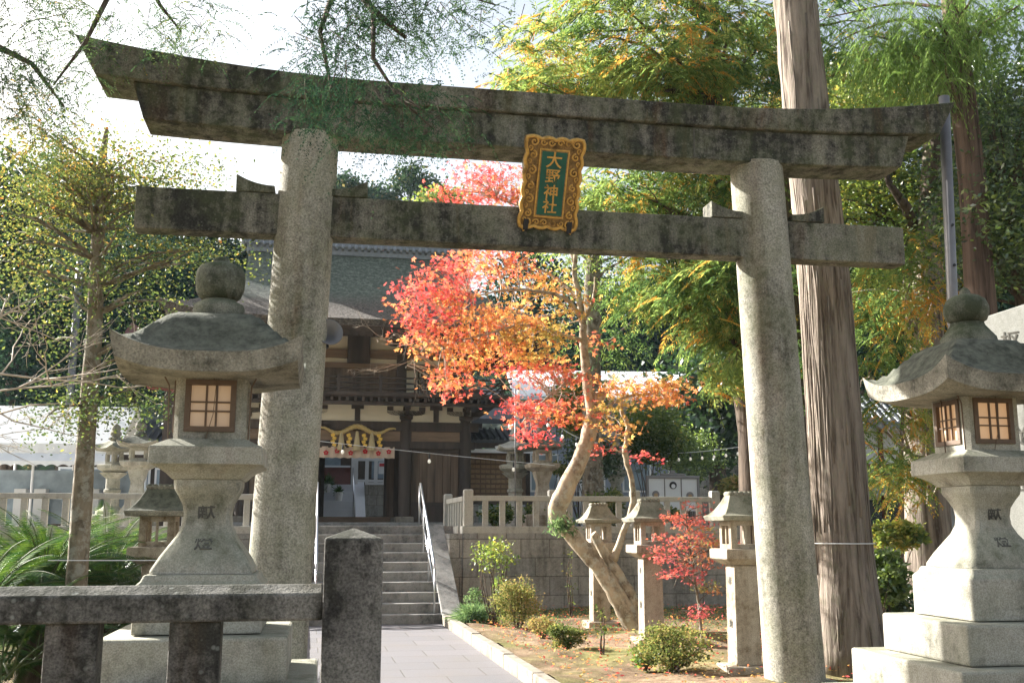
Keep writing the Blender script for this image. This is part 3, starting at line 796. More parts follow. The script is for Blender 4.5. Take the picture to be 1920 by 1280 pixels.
rl.build('balcony_rails', WOOD_D, gt, True)
for i in range(8):
    x = -3.7 + 7.4 * i / 7
    MB().box(x - .04, x + .04, -.94, -.86, ZB + .1, ZB + .56).build('balcony_post', WOOD_D, gt)
# upper storey
UW = 2.6
MB().box(-UW, UW, .25, 3.3, ZB + .1, 5.0).build('upper_plaster_wall', PLASTER, gt)
for x in (-2.6, -1.15, 1.15, 2.6):
    MB().box(x - .13, x + .13, .1, .27, ZB + .1, 5.0).build('upper_column', WOOD_D, gt)
    bracket(x, .1, 4.62, .8)
MB().box(-1.02, 1.02, .16, .26, ZB + .12, 4.12).build('upper_doors', WOOD_P, gt)
ub = MB()
for z0, z1 in ((4.12, 4.27), (4.4, 4.62)): ub.box(-2.8, 2.8, .12, .24, z0, z1)
ub.box(-2.7, 2.7, .08, .22, ZB + .1, ZB + .2)
ub.build('upper_beams', WOOD_M, gt)
for s_ in (-1, 1):
    lat = MB(); x0 = 1.5 if s_ > 0 else -2.25
    for i in range(9): lat.box(x0 + i * .09, x0 + i * .09 + .04, .2, .26, ZB + .25, 4.1)
    lat.build('lattice_window', WOOD_D, gt)
MB().box(-.3, .3, -.0, .1, 4.25, 5.0).box(-.25, .25, -.02, -.0, 4.3, 4.95).build('upper_plaque', WOOD_D, gt, bevel=.02)
# rafters under the eaves
rf = MB()
RA, RB_ = 4.95, 3.6; CY = 1.8
for i in range(52):
    x = -4.75 + 9.5 * i / 51
    for s_ in (-1, 1):
        ye = CY + s_ * 3.35; yi = CY + s_ * 1.5
        zl = .32 * (abs(x) / 4.9) ** 4
        rf.tube([(x, yi, 5.12), (x, ye, 4.7 + zl * .6)], .035, 4)
for i in range(30):
    y = CY - 3.2 + 6.4 * i / 29
    for s_ in (-1, 1):
        zl = .28 * (abs(y - CY) / 3.4) ** 4
        rf.tube([(s_ * 2.5, y, 5.1), (s_ * 4.75, y, 4.7 + zl * .6)], .035, 4)
rf.build('rafters', WOOD_D, gt)
MB().box(-2.75, 2.75, .02, .14, 5.0, 5.16).box(-2.75, 2.75, -.55, -.45, 5.06, 5.18).build('eave_purlin', WOOD_M, gt)
# thatched roof: hip and gable
def thatch():
    m, nt, b = new_mat('thatch_bark'); v = coords(nt, rnd=False); n = noise(nt, v, 9, 6, .8); n2 = noise(nt, v, 1.6, 5, .65); n3 = noise(nt, coords(nt, (1, .4, 2), False), 16, 5, .8)
    tc = N(nt, 'ShaderNodeTexCoord'); sx = N(nt, 'ShaderNodeSeparateXYZ'); L(nt, tc.outputs['Object'], sx.inputs[0])
    low = ramp(nt, math_(nt, 'ADD', sx.outputs[2], math_(nt, 'MULTIPLY', n2, .8)), [(.0, 1), (1, 1)])
    zr = N(nt, 'ShaderNodeMapRange'); zr.inputs[1].default_value = 5.95; zr.inputs[2].default_value = 6.5; L(nt, math_(nt, 'ADD', sx.outputs[2], math_(nt, 'MULTIPLY', n2, .7)), zr.inputs[0])
    brown = ramp(nt, n3, [(.34, (.035, .028, .022)), (.5, (.12, .1, .08)), (.66, (.25, .22, .185))])
    mossy = ramp(nt, n, [(.3, (.05, .065, .05)), (.5, (.13, .155, .12)), (.65, (.27, .3, .24))])
    L(nt, mix(nt, zr.outputs[0], brown, mossy), b.inputs['Base Color']); b.inputs['Roughness'].default_value = 1
    bump(nt, b, math_(nt, 'ADD', n, n3), 1.0, .05); return m
THATCH = thatch()
XG = 3.05
xs = list(np.linspace(-RA, -XG, 13)) + list(np.linspace(-XG + .001, XG - .001, 21)) + list(np.linspace(XG, RA, 13))
ys = list(np.linspace(-RB_, RB_, 41))
def prof(t): return 1 - (1 - t) ** 1.0 if False else (.62 * t + .38 * t ** 2.1)
def roofz(x, y):
    ty = 1 - abs(y) / RB_; zf = 4.82 + 2.7 * prof(ty)
    zf = min(zf, 7.5)
    if abs(x) >= XG:
        tx = (RA - abs(x)) / (RA - XG); zs = 4.82 + 1.4 * prof(min(1, tx))
        zf = min(zf, zs)
    z = zf + .24 * (abs(x) / RA) ** 5 * (abs(y) / RB_) ** 3 + .12 * (abs(x) / RA) ** 6
    return z + .26
top = [[(x, CY + y, roofz(x, y)) for x in xs] for y in ys]
T = MB().loft(top, caps=False, closed=False)
nx, ny = len(xs), len(ys)
def perim(g_): return [g_[0][i] for i in range(nx - 1)] + [g_[j_][nx - 1] for j_ in range(ny - 1)] + [g_[ny - 1][i] for i in range(nx - 1, 0, -1)] + [g_[j_][0] for j_ in range(ny - 1, 0, -1)]
e = perim(top)
e2 = [(x * .985, CY + (y - CY) * .985, z - .17) for x, y, z in e]
T.loft([e2, e], caps=False)
tho = T.build('thatched_roof', THATCH, gt, True, ang=40)
e3 = [(x * .985, CY + (y - CY) * .985, z) for x, y, z in e2]
e4 = [(x * .93, CY + (y - CY) * .91, z - .2) for x, y, z in e2]
e5 = [(x * .5, CY + (y - CY) * .4, 5.2) for x, y, z in e4]
MB().loft([e5, e4, [(a, b_, c + .001) for a, b_, c in e3]], caps=False).build('eave_boards', WOOD_D, gt)
# ridge of tiles
rg = MB().box(-3.1, 3.1, CY - .26, CY + .26, 7.55, 7.78).box(-3.15, 3.15, CY - .31, CY + .31, 7.78, 7.84).box(-3.1, 3.1, CY - .2, CY + .2, 7.84, 8.02)
rg.tube([(-3.2, CY, 8.06), (3.2, CY, 8.06)], .09, 10)
ridge = rg.build('tiled_ridge', TILE, gt, bevel=.01)
kt = MB()
for i in range(34):
    x = -3.0 + 6.0 * i / 33
    kt.tube([(x, CY - .33, 7.7), (x, CY - .27, 7.84)], .05, 8)
kt.build('ridge_end_tiles', TILE, ridge, True)
for s_ in (-1, 1):
    MB().lathe([(.05, 0), (.22, .12), (.26, .3), (.18, .48), (.06, .62), (.01, .7)], 12, 0, 0, sx=.4).build('ridge_ornament', TILE, ridge, True, loc=(s_ * 3.2, CY, 7.6))
    MB().add([(s_ * 3.04, CY - 1.75, 6.2), (s_ * 3.04, CY + 1.75, 6.2), (s_ * 3.04, CY, 7.5)], [(0, 1, 2)]).build('gable_lattice', WOOD_D, gt)

# shimenawa, hung on the gate
sm = site_thing('straw_rope_garland', 'twisted sacred straw rope with tassels hung across the gate front', 'sacred rope', GX, GY, 1.65)
pts = []
for i in range(61):
    t = i / 60; x = -1.0 + 2.0 * t
    z = 2.46 + .09 * cos(2 * PI * (t - .5) * 2.0) * (1) + (.0 if abs(t - .5) < .4 else -.5 * (abs(t - .5) - .4))
    pts.append((x, -.2, z))
for ph in (0, 2.1, 4.2):
    MB().tube([(p[0], p[1] + .03 * (1 - abs(2 * i / 60 - 1) ** 2 * .7) * cos(ph + i * .75), p[2] + .03 * (1 - abs(2 * i / 60 - 1) ** 2 * .7) * sin(ph + i * .75)) for i, p in enumerate(pts)],
              [.012 + .03 * (1 - abs(2 * i / 60 - 1) ** 2) for i in range(61)], 7).build('rope_strand', ROPE, sm, True)
for x in (-.4, .0, .38):
    MB().lathe([(.1, 1.93), (.105, 1.96), (.075, 2.15), (.05, 2.3), (.035, 2.42)], 14, x, -.22).build('straw_tassel', STRAW, sm, True, ang=50)
for x in (-.6, -.2, .19, .58):
    z = MB()
    for k in range(4):
        z.cbox((x + (.02 if k % 2 else -.02), -.24, 2.32 - k * .085), (.1, .012, .075), Matrix.Rotation(.35 if k % 2 else -.35, 3, 'Y'))
    z.build('folded_streamer', GPAPER, sm)
# crest banner
bn = site_thing('crest_banner', 'short cream banner printed with red plum blossoms under the gate lintel', 'banner', GX, GY, 1.65)
vs = []; nB = 60
for i in range(nB + 1):
    x = -.98 + 1.96 * i / nB; y = -.13 + .02 * sin(i * .9)
    vs.append((x, y))
MB().loft([[(x, y, 1.74 + .008 * sin(i)) for i, (x, y) in enumerate(vs)], [(x, y, 2.03) for x, y in vs]], caps=False, closed=False).build('cloth', CLOTH, bn)
for i, x in enumerate((-.78, -.5, -.15, .22, .56, .83)):
    bl = MB(); zc = 1.88 + (.03 if i % 2 else -.015)
    for k in range(5):
        a = PI / 2 + 2 * PI * k / 5
        bl.cbox((x, -.156, zc), (.001, .001, .001))
        ring = [(x + .04 * cos(a) + .028 * cos(q * PI / 5), -.158, zc + .04 * sin(a) + .028 * sin(q * PI / 5)) for q in range(10)]
        bl.loft([[(p[0], p[1] - .004, p[2]) for p in ring], [(p[0], p[1] + .002, p[2]) for p in ring]])
    bl.build('plum_blossom_crest', RED, bn)

# things seen through the gate: stair of the hall, fence gate, pots
wh = site_thing('worship_hall', 'pale steps and white rail of the worship hall seen through the gate', 'shrine hall', GX, 14.6, 1.65)
for i in range(5): MB().box(-3.6, .3, i * .32, 3.2, .02, .28 * (i + 1)).build('step', OFFW, wh, bevel=.01)
MB().loft([[(x, y, z) for y, z in ((-.3, .02), (1.9, .02), (1.9, 1.5), (1.5, 1.5))] for x in (.66, .34)]).build('side_slope', WHITE, wh)
MB().box(.67, 4.5, .9, 3.2, .02, 1.38).build('podium', STONE_W, wh)
MB().box(.66, 4.5, .82, .9, 1.38, 1.46).build('podium_edge', WHITE, wh)
wf = MB()
wf.box(.2, .42, .95, 1.05, 1.4, 2.9)
for x in (.72, 1.02, 1.34, 1.7, 2.06, 2.4): wf.box(x - .06, x + .06, 1.0, 1.06, 1.46, 2.2)
wf.box(.42, 2.8, .99, 1.07, 2.18, 2.3).box(.42, 2.8, .99, 1.07, 1.48, 1.56).box(.42, 2.8, .99, 1.07, 2.45, 2.5)
wf.build('white_fence', WHITE, wh)
MB().box(-4, 5, 3.2, 3.4, .8, 5).build('wall', WOOD_D, wh)
MB().box(-4, .2, 1.75, 1.8, 2.0, 2.06).build('white_rail', WHITE, wh)
MB().box(-4, .2, 1.85, 1.95, 1.4, 2.0).build('low_wall', REDBR, wh)
MB().box(-.9, -.1, 3.14, 3.198, 2.1, 2.6).build('window', GLASSB, wh); MB().box(1.0, 1.9, 3.14, 3.198, 1.7, 2.4).build('window', GLASSB, wh)
MB().box(1.1, 1.36, .97, .988, 1.75, 2.15).build('notice', WHITE, wh); MB().box(1.13, 1.33, .96, .969, 2.0, 2.1).build('red_notice_band', RED, wh)
rl_ = MB()
for x in (.26,): rl_.tube([(x, -.2, .0), (x, -.2, .95), (x, 1.4, 2.3)], .03, 8).tube([(x, 1.4, 1.3), (x, 1.4, 2.3)], .025, 8)
rl_.build('handrail', STEEL, wh, True)
hr = MB().loft([[(-6, 1.9, 3.6), (6, 1.9, 3.6), (6, 4.6, 5.0), (-6, 4.6, 5.0)], [(-6, 1.9, 3.78), (6, 1.9, 3.78), (6, 4.6, 5.2), (-6, 4.6, 5.2)]]).build('roof', TILEB, wh)
potl = LEAF_POT = leafmat('pot_plant_leaf', [(0, (.03, .07, .02)), (1, (.09, .17, .05))])
for i, (x, y, z, lab) in enumerate(((-.58, 1.1, .6, 'white pot with spiky plant standing higher than the other two'), (-.85, .75, .2, 'white pot with round bush, left of the lower pair on the hall steps'), (-.2, .75, .2, 'white pot with round bush, right of the lower pair on the hall steps'))):
    z = .28 * (int(y / .32) + 1) + .003
    t = site_thing('potted_plant', lab, 'potted plant', GX + x, 14.6 + y, 1.65 + z, 'potted plants on the hall steps')
    MB().lathe([(.1, 0), (.15, .26), (.155, .28), (.14, .285), (.13, .25), (.01, .24)], 20).build('pot', POT, t, True, ang=40)
    n = 160
    P = rng.normal(size=(n, 3)) * (.03, .03, .02) + (0, 0, .3); D = rdir(n, .9 if i == 0 else .4) * (.34 if i == 0 else .2) * rng.uniform(.6, 1.2, (n, 1)); 
    quads('foliage', P, D, nrm(np.cross(D, rdir(n))) * .02, rng.random(n), LEAF_POT, t)
bw = site_thing('black_bowl', 'small black metal basin at the foot of the podium inside the gate', 'basin', GX + 1.15, 15.1, 1.67)
MB().lathe([(.12, 0), (.24, .12), (.3, .26), (.27, .26), (.2, .12), (.01, .06)], 20).build('bowl', DARKM, bw, True)

# ------------------------------------------------------------------ lanterns on the terrace
def terrace_lantern(x, y, h, n, kind, label, mat=None, rmat=None):
    mat = mat or STONE_L; rmat = rmat or STONE_LR
    t = thing('stone_lantern', label, 'stone lantern', W(x, y, kind[1]).xy.to_3d() + Vector((0, 0, 1.62)), SA, 'stone lanterns on the terrace')
    k = h / 2.45; m = n; a0 = PI / n
    rr = 1 / cos(PI / n)
    P = lambda pr: [(r * k * rr, z * k) for r, z in pr]
    sm = n > 12
    MB().lathe(P([(.42, 0), (.42, .28), (.38, .3)]), 4 if n == 4 else m, a0=a0).build('base', mat, t, bevel=.015)
    if kind[0] == 'flare': pr = [(.3, .3), (.3, .36), (.2, .55), (.14, .85), (.13, 1.0), (.19, 1.22), (.2, 1.28)]
    elif kind[0] == 'column': pr = [(.3, .3), (.3, .38), (.2, .44), (.15, .5), (.14, .8), (.17, .83), (.17, .88), (.14, .91), (.14, 1.15), (.2, 1.2), (.28, 1.28)]
    else: pr = [(.36, .3), (.36, .5), (.27, .52), (.15, .95), (.13, 1.1), (.2, 1.2), (.22, 1.28)]
    MB().lathe(P(pr), n if kind[0] != 'column' else 18, a0=a0).build('shaft', mat, t, True, ang=35)
    MB().lathe(P([(.2, 1.28), (.34, 1.37), (.36, 1.45), (.34, 1.47), (.2, 1.48)]), n, a0=a0).build('platform', mat, t, bevel=.008)
    fb = MB(); q = .185 * k * rr
    fb.lathe(P([(.185, 1.48), (.185, 1.54)]), n, a0=a0); fb.lathe(P([(.185, 1.72), (.185, 1.78)]), n, a0=a0)
    nc = n if n < 12 else 6
    for i in range(nc):
        a = a0 + 2 * PI * i / nc if n < 12 else 2 * PI * i / nc
        fb.tube([(q * .86 * cos(a), q * .86 * sin(a), 1.54 * k), (q * .86 * cos(a), q * .86 * sin(a), 1.72 * k)], .045 * k, 6)
    fb.build('fire_box', mat, t)
    # roof with upturned corners
    rs = []
    M_ = n * 4 if n < 12 else 32
    for rad, z in ((.2, 1.781), (.42, 1.80), (.45, 1.84), (.36, 1.9), (.25, 1.97), (.15, 2.03), (.11, 2.04)):
        ring = []
        for j_ in range(M_):
            a = a0 + 2 * PI * j_ / M_; 
            ph = ((j_ / M_) * n) % 1 if n < 12 else .5
            cr_ = abs(2 * ph - 1) if n < 12 else 0
            f = (1 - .0) if n >= 12 else cos(PI / n) / cos((ph - .5) * 2 * PI / n) 
            r_ = rad * k * rr * (f if n < 12 else 1); zz = z * k + (.09 * k * cr_ ** 3 * (rad / .45) ** 3)
            ring.append((r_ * cos(a), r_ * sin(a), zz))
        rs.append(ring)
    MB().loft(rs).build('roof', rmat, t, True, ang=45)
    if kind[0] == 'column': jp = [(.1, 2.04), (.15, 2.08), (.15, 2.13), (.09, 2.15), (.13, 2.19), (.13, 2.25), (.09, 2.28), (.11, 2.32), (.09, 2.4), (.02, 2.46), (.003, 2.48)]
    else: jp = [(.13, 2.04), (.15, 2.07), (.13, 2.12), (.08, 2.14), (.08, 2.17), (.12, 2.21), (.125, 2.28), (.09, 2.36), (.03, 2.43), (.003, 2.46)]
    MB().lathe([(r * k, z * k) for r, z in jp], 18).build('jewel', rmat, t, True, ang=50)
    return t
terrace_lantern(212, 900, 2.15, 6, ('column', 22), 'terrace lantern with ringed green jewel, leftmost beyond the palm', rmat=STONE_PR)
terrace_lantern(258, 900, 2.2, 4, ('flare', 21.3), 'terrace lantern with dark tall cap beside the leftmost lantern')
terrace_lantern(966, 900, 2.45, 6, ('column', 25), 'pale terrace lantern with broad ribbed roof next to the gate', rmat=STONE_B)
terrace_lantern(1017, 900, 2.3, 4, ('flare', 23), 'terrace lantern with square flared foot, just left of the leaning maple', STONE_P)
terrace_lantern(1155, 900, 2.35, 24, ('cone', 26), 'round terrace lantern between the two maple stems', STONE_L, STONE_P)

# face-cutout photo board
sb = site_thing('photo_board', 'grey framed three panel board with round openings behind the balustrade', 'display board', 0, 0, 0)
p = W(1262, 900, 24); sb.location = (p.x, p.y, 1.64)
MB().box(-.6, .6, .02, .05, .35, 1.08).build('panel', OFFW, sb)
f = MB().box(-.64, -.58, -.01, .07, 0, 1.14).box(.58, .64, -.01, .07, 0, 1.14).box(-.64, .64, -.012, .068, 1.08, 1.15).box(-.3, .3, .0, .06, 1.15, 1.2).box(-.06, .06, .0, .06, 1.2, 1.27)
for x in (-.2, .2): f.box(x - .012, x + .012, .0, .05, .35, 1.08)
f.build('frame', GALV, sb, bevel=.015)
for x, z in ((-.42, .72), (0, .93), (.4, .7)):
    o = MB().lathe([(.085, 0), (.085, .02)], 20).build('round_opening', GALV if x else DARKM, sb); o.rotation_euler = (PI / 2, 0, 0); o.location = (x, .018, z)
    o = MB().lathe([(.04, 0), (.05, .02)], 12).build('printed_face', WOOD_L if x else OFFW, sb); o.rotation_euler = (PI / 2, 0, 0); o.location = (x, .01, z - .02)

# ------------------------------------------------------------------ other buildings
def tiled_roof(mb, x0, x1, y0, y1, z0, z1, pitch=.25, r=.05):
    """single slope of pan tiles: ribs running down the slope from (y1,z1) to (y0,z0)"""
    mb.add([(x0, y0, z0), (x1, y0, z0), (x1, y1, z1), (x0, y1, z1), (x0, y0, z0 - .08), (x1, y0, z0 - .08), (x1, y1, z1 - .1), (x0, y1, z1 - .1)],
           [(0, 1, 2, 3), (7, 6, 5, 4), (0, 4, 5, 1), (1, 5, 6, 2), (2, 6, 7, 3), (3, 7, 4, 0)])
    n = int((x1 - x0) / pitch)
    for i in range(n + 1):
        x = x0 + (x1 - x0) * i / n; mb.tube([(x, y0 - .02, z0 + .02), (x, y1, z1 + .02)], r, 6)
# white event tent
pT = W(75, 900, 25)
tt = thing('event_tent', 'white canopy tent with scalloped awning edge left behind the palm', 'tent', (pT.x - .3, 25, 1.62), R(6))
MB().loft([[(-3.2, 0, 1.95), (2.1, 0, 1.95), (2.1, 1.4, 3.0), (-3.2, 1.4, 3.0)], [(-3.2, 0, 1.99), (2.1, 0, 1.99), (2.1, 1.4, 3.04), (-3.2, 1.4, 3.04)]]).loft([[(-3.2, 1.4, 3.0), (2.1, 1.4, 3.0), (2.1, 3.2, 1.95), (-3.2, 3.2, 1.95)], [(-3.2, 1.4, 3.04), (2.1, 1.4, 3.04), (2.1, 3.2, 1.99), (-3.2, 3.2, 1.99)]]).build('canopy', SOFF, tt)
vl = []; n = 120
for i in range(n + 1):
    x = -3.2 + 5.3 * i / n; vl.append((x, -.01 + .01 * sin(i * .8), 1.72 + .05 * abs(sin(PI * i / 6))))
MB().loft([vl, [(x, y, 1.98) for x, y, z in vl]], caps=False, closed=False).build('valance', SOFF, tt)
vl2 = [(x, y - .35, z - .3) for x, y, z in vl]
MB().loft([vl2, [(x, y - .34, 1.55) for x, y, z in vl], [(x, y - .05, 1.75) for x, y, z in vl]], caps=False, closed=False).build('lower_awning', SOFF, tt)
for x in (-3.1, -1.4, .1, 2.0):
    for y in (.02, 3.1): MB().tube([(x, y, 0), (x, y, 1.96)], .03, 8).build('tent_pole', WHITE, tt, True)
MB().box(-3.1, 2.0, 2.9, 2.95, .1, 1.5).build('back_curtain', GLASSB, tt)
for x, w_ in ((-2.6, .25), (-1.2, .3), (-.7, .3), (.6, .35), (1.1, .3)): MB().box(x, x + w_, 2.6, 2.85, 0, 1.0).build('stacked_crate', OFFW, tt, bevel=.01)
# office building left
pB = W(250, 900, 31)
ob = thing('shrine_office', 'low dark roofed office with pale blue windows behind the left lanterns', 'building', (pB.x, 31, 1.62), SA)
m = MB(); tiled_roof(m, -2.6, 5, -1.0, 1.6, 2.45, 3.3); m.build('roof', TILEB, ob)
rd = MB()
for i in range(30): rd.tube([(-2.5 + i * .25, -1.06, 2.3), (-2.5 + i * .25, -1.0, 2.42)], .035, 6)
rd.box(-2.6, 5, -.95, -.85, 2.2, 2.36)
rd.build('eave_edge', WOOD_D, ob)
MB().box(-2.2, 5, 0, 3, 0, 2.5).build('wall', WOOD_D, ob)
for x in (-2.1, -1.2, -.3, .6, 1.5, 2.4):
    f = MB().box(x, x + .78, -.05, -.002, 1.1, 1.75).build('window', WHITE, ob); MB().box(x + .06, x + .72, -.06, -.052, 1.16, 1.69).build('pane', GLASSB, f)
for x in (-2.1, -.9, .3, 1.6):
    l_ = MB()
    for i in range(8): l_.box(x + i * .12, x + i * .12 + .03, -.03, .0 - .002, .1, .95)
    l_.build('lattice', WOOD_M, ob)
# hall corner with curved bengara eave left of the gate
pH = W(345, 700, 29)
hl = thing('side_hall', 'red brown upturned eave with white rafter ends left of the gate', 'building', (pH.x, 29, 1.62), SA)
rr_ = []
def eave(z_of, y0, y1): pass
xs2 = np.linspace(-1.7, 4.0, 20)
def ez(x): t = max(0, (1.2 - x) / 2.9); return 4.15 + .75 * t ** 2.2
R0 = [(x, -.9 - 0, ez(x)) for x in xs2]; R1 = [(x, 1.2, ez(x) + 1.0) for x in xs2]
MB().loft([R0, R1], caps=False, closed=False).loft([[(a, b_, c - .1) for a, b_, c in R0], R0], caps=False, closed=False).loft([[(max(a, -1.0 + .0), b_ + 1.4, min(c, 4.4) - .55) for a, b_, c in R0], [(a, b_, c - .1) for a, b_, c in R0]], caps=False, closed=False).build('roof', REDBR, hl)
re = MB()
for i in range(18):
    x = -1.5 + i * .3; re.box(x - .035, x + .035, -.93, -.9, ez(x) - .22, ez(x) - .13)
re.build('rafter_ends', WHITE, hl)
MB().box(-.6, 4, .8, 3, 0, 4.2).build('wall', WOOD_D, hl)
# prayer plaque rack right of the gate
pE = W(923, 900, 29)
er = thing('votive_tablet_rack', 'wooden rack full of votive tablets under a small tiled roof right of the gate', 'rack', (pE.x, 29, 1.62), SA)
m = MB(); tiled_roof(m, -1.0, 1.2, -.6, .5, 2.35, 2.75, .16, .035); m.build('roof', TILEB, er)
MB().box(-1.0, 1.2, -.55, -.5, 2.14, 2.28).box(-.9, -.8, -.1, .1, 0, 2.3).box(.95, 1.05, -.1, .1, 0, 2.3).build('frame', WOOD_D, er)
MB().box(-1.0, 1.2, -.62, -.56, 2.0, 2.1).build('pale_beam', WHITE, er)
MB().box(-.8, .95, .0, .06, .7, 2.1).build('board', WOOD_M, er)
for r_ in range(9):
    for c_ in range(11):
        x = -.7 + c_ * .145 + random.uniform(-.01, .01); z = .85 + r_ * .135
        MB().cbox((x, -.03 - .006 * (c_ % 2), z), (.12, .012, .085), Matrix.Rotation(random.uniform(-.12, .12), 3, 'Y')).build('votive_tablet', WOOD_L, er)
MB().box(-1.3, 1.3, -1.0, -.3, .62, .7).box(-1.2, -1.1, -.9, -.4, 0, .62).box(1.1, 1.2, -.9, -.4, 0, .62).build('counter', WOOD_D, er)
# pale modern building far right of the gate
pM = W(1090, 800, 36)
mb_ = thing('pale_building', 'pale modern building with white roof beyond the maple', 'building', (pM.x, 36, 1.62), R(4))
MB().box(-2.2, 4.2, 0, 5, 0, 4.3).build('wall', plain('blue_grey_siding', (.3, .34, .42), .7, var=.08, scale=3), mb_)
MB().loft([[(-2.4, -.6, 4.3), (4.4, -.6, 4.3), (4.4, 3, 5.7), (-2.4, 3, 5.7)], [(-2.4, -.6, 4.42), (4.4, -.6, 4.42), (4.4, 3, 5.85), (-2.4, 3, 5.85)]]).build('roof', WHITE, mb_)
for x in (-1.8, -.2, 1.4, 3.0): 
    f = MB().box(x, x + 1.0, -.05, -.002, 1.2, 2.5).build('window', WHITE, mb_); MB().box(x + .06, x + .94, -.06, -.052, 1.26, 2.44).build('pane', GLASSB, f)
MB().box(-2.3, -2.15, -.12, .1, 0, 4.3).box(-.1, .05, -.12, 0, 0, 4.3).build('downpipe', WHITE, mb_)
# tiled house right
pR = W(1668, 850, 30)
hs = thing('tiled_house', 'white walled house with grey tile roof behind the cedar', 'house', (pR.x, 30, 1.0), R(-4))
m = MB(); tiled_roof(m, -1.6, 2.6, -.7, 2.6, 3.45, 4.9, .2, .05); m.build('roof', TILE, hs)
m = MB(); tiled_roof(m, -1.9, 3.0, -1.8, -.05, 1.55, 2.3, .2, .05); m.build('lower_roof', TILE, hs)
MB().box(-1.3, 3, 0, 4, 0, 3.5).build('wall', OFFW, hs)
for x in (-1.3, -.25, 1.1): MB().box(x - .07, x + .07, -.05, -.002, 0, 3.45).build('timber_post', REDBR, hs)
MB().box(-1.3, 3, -.04, -.003, 2.3, 2.42).build('timber_beam', REDBR, hs)
MB().box(-1.2, -.3, -.03, -.003, .1, 1.4).box(-.15, 1.0, -.03, -.003, .1, 1.4).build('door', GLASS, hs)
# terrace bank wall far right (grey slope) 
bk = thing('slope_wall', 'grey concrete slope wall behind the photo board', 'wall', (W(1375, 850, 36).x, 36, 1.6), R(3))
MB().loft([[(-2.2, 0, 0), (5, 0, 0), (5, 2, 0), (-2.2, 2, 0)], [(-2.0, .5, 2.3), (5, .5, 2.6), (5, 2, 2.6), (-2.0, 2, 2.3)]]).build('face', STONE_W, bk)

# stele
ps = W(1908, 700, 10.6)
sl = thing('stone_stele', 'tall pale inscribed stone slab cut by the right edge of the photo', 'stone slab', (ps.x, 10.6, 0), R(-50))
MB().loft([[(-.27, -.15, 0), (.27, -.15, 0), (.27, .15, 0), (-.27, .15, 0)], [(-.27, -.15, 3.77), (.27, -.15, 3.86), (.27, .15, 3.84), (-.27, .15, 3.76)]]).build('slab', STONE_G, sl, bevel=.01)
MB().box(-.6, .6, -.45, .45, 0, .4).build('slab_base', STONE_K, sl, bevel=.02)
for ch, z in zip('枢密顧問官従三位伯爵', (3.48, 3.22, 2.96, 2.78, 2.66, 2.5, 2.27, 2.04, 1.78, 1.52)):
    if z in (2.96, 2.78, 2.66, 1.78, 1.52): continue
    text_mesh(ch, .2, INK, sl, face_front(.02, -.152, z), 'inscription', .003, .001)

# poles, speaker, wires
def G0(x, y, Y): w_ = W(x, y, Y); return w_
p0 = W(1790, 900, 11); p1_ = W(1770, 182, 11)
po = thing('steel_pole', 'grey steel pole with bolt holes rising behind the right lantern', 'pole', (p0.x, 11, 0), 0)
d = p1_.x - p0.x
MB().tube([(0, 0, 0), (d * .6, 0, 4), (d, 0, p1_.z)], .058, 20).build('shaft', GALV, po, True)
for z in (3.5, 3.95, 4.4, 4.85): MB().lathe([(.016, 0), (.016, .012)], 10).build('bolt_hole', DARKM, po, loc=(0, 0, 0))
for o, z in zip([c for c in po.children if c.name.startswith('bolt')], (3.5, 3.95, 4.4, 4.85)):
    o.rotation_euler = (PI / 2, 0, 0); o.location = (d * z / p1_.z * 1.0, -.068, z)
p0 = W(140, 900, 33)
up = thing('utility_pole', 'thin pale utility pole among the trees far left', 'pole', (W(132, 720, 33).x, 33, 0), 0)
MB().tube([(0, 0, 0), (W(150, 500, 33).x - W(132, 720, 33).x, 0, W(150, 490, 33).z)], .12, 12).build('shaft', GALV, up, True)
# horn loudspeaker on the torii pillar
hp = W(612, 630, 9.75)
sp = thing('horn_loudspeaker', 'dark horn loudspeaker fixed behind the left torii pillar', 'loudspeaker', hp, R(-75))
MB().lathe([(.03, -.12), (.05, -.1), (.055, 0), (.07, .04), (.11, .1), (.13, .12), (.12, .12), (.05, .03), (.003, 0)], 24).build('horn', GALV, sp, True)
sp.rotation_euler = (R(80), 0, R(25))
MB().box(-.03, .03, -.1, .02, -.09, -.03).build('mount', DARKM, sp)

def wire_lights(label, A, B, sag, nb, Y=None, r=.006, bulbs=None):
    A = Vector(A); B = Vector(B)
    t = thing('string_lights', label, 'string lights', A, 0, 'bare bulb strings along the terrace')
    pts = []
    for i in range(25):
        u = i / 24; p = A.lerp(B, u) - A; p.z -= sag * 4 * u * (1 - u); pts.append(p)
    MB().tube(pts, r, 5).build('wire', WHITE if r > .004 else GALV, t)
    for i in range(nb):
        u = (i + .5) / nb; p = A.lerp(B, u) - A; p.z -= sag * 4 * u * (1 - u)
        s_ = MB().lathe([(.016, -.12), (.02, -.06), (.012, -.03), (.006, -.01), (.006, 0)], 8).build('socket', DARKM, t, True, loc=p)
        MB().lathe([(.003, -.205), (.024, -.19), (.033, -.165), (.024, -.135), (.015, -.118)], 12).build('bulb', BULB, s_, True)
wire_lights('bulb string from the torii across the gate to the pale lanterns', W(560, 822, 20.5), W(1040, 872, 21.5), .02, 3, r=.005)
wire_lights('bulb string drooping in front of the pale terrace lanterns', W(958, 700, 20.6), W(1120, 830, 22), .3, 6, r=.008)
wire_lights('bulb string over the far right terrace beside the slope wall', W(1240, 850, 26), W(1440, 828, 25), .06, 9, r=.008)
pl_ = thing('light_pole', 'slim pale pole carrying the bulb string by the gate', 'pole', S(1.65, .35, 1.5), 0)
pl_.location = (W(966, 900, 20.7).x, 20.7, 1.5)
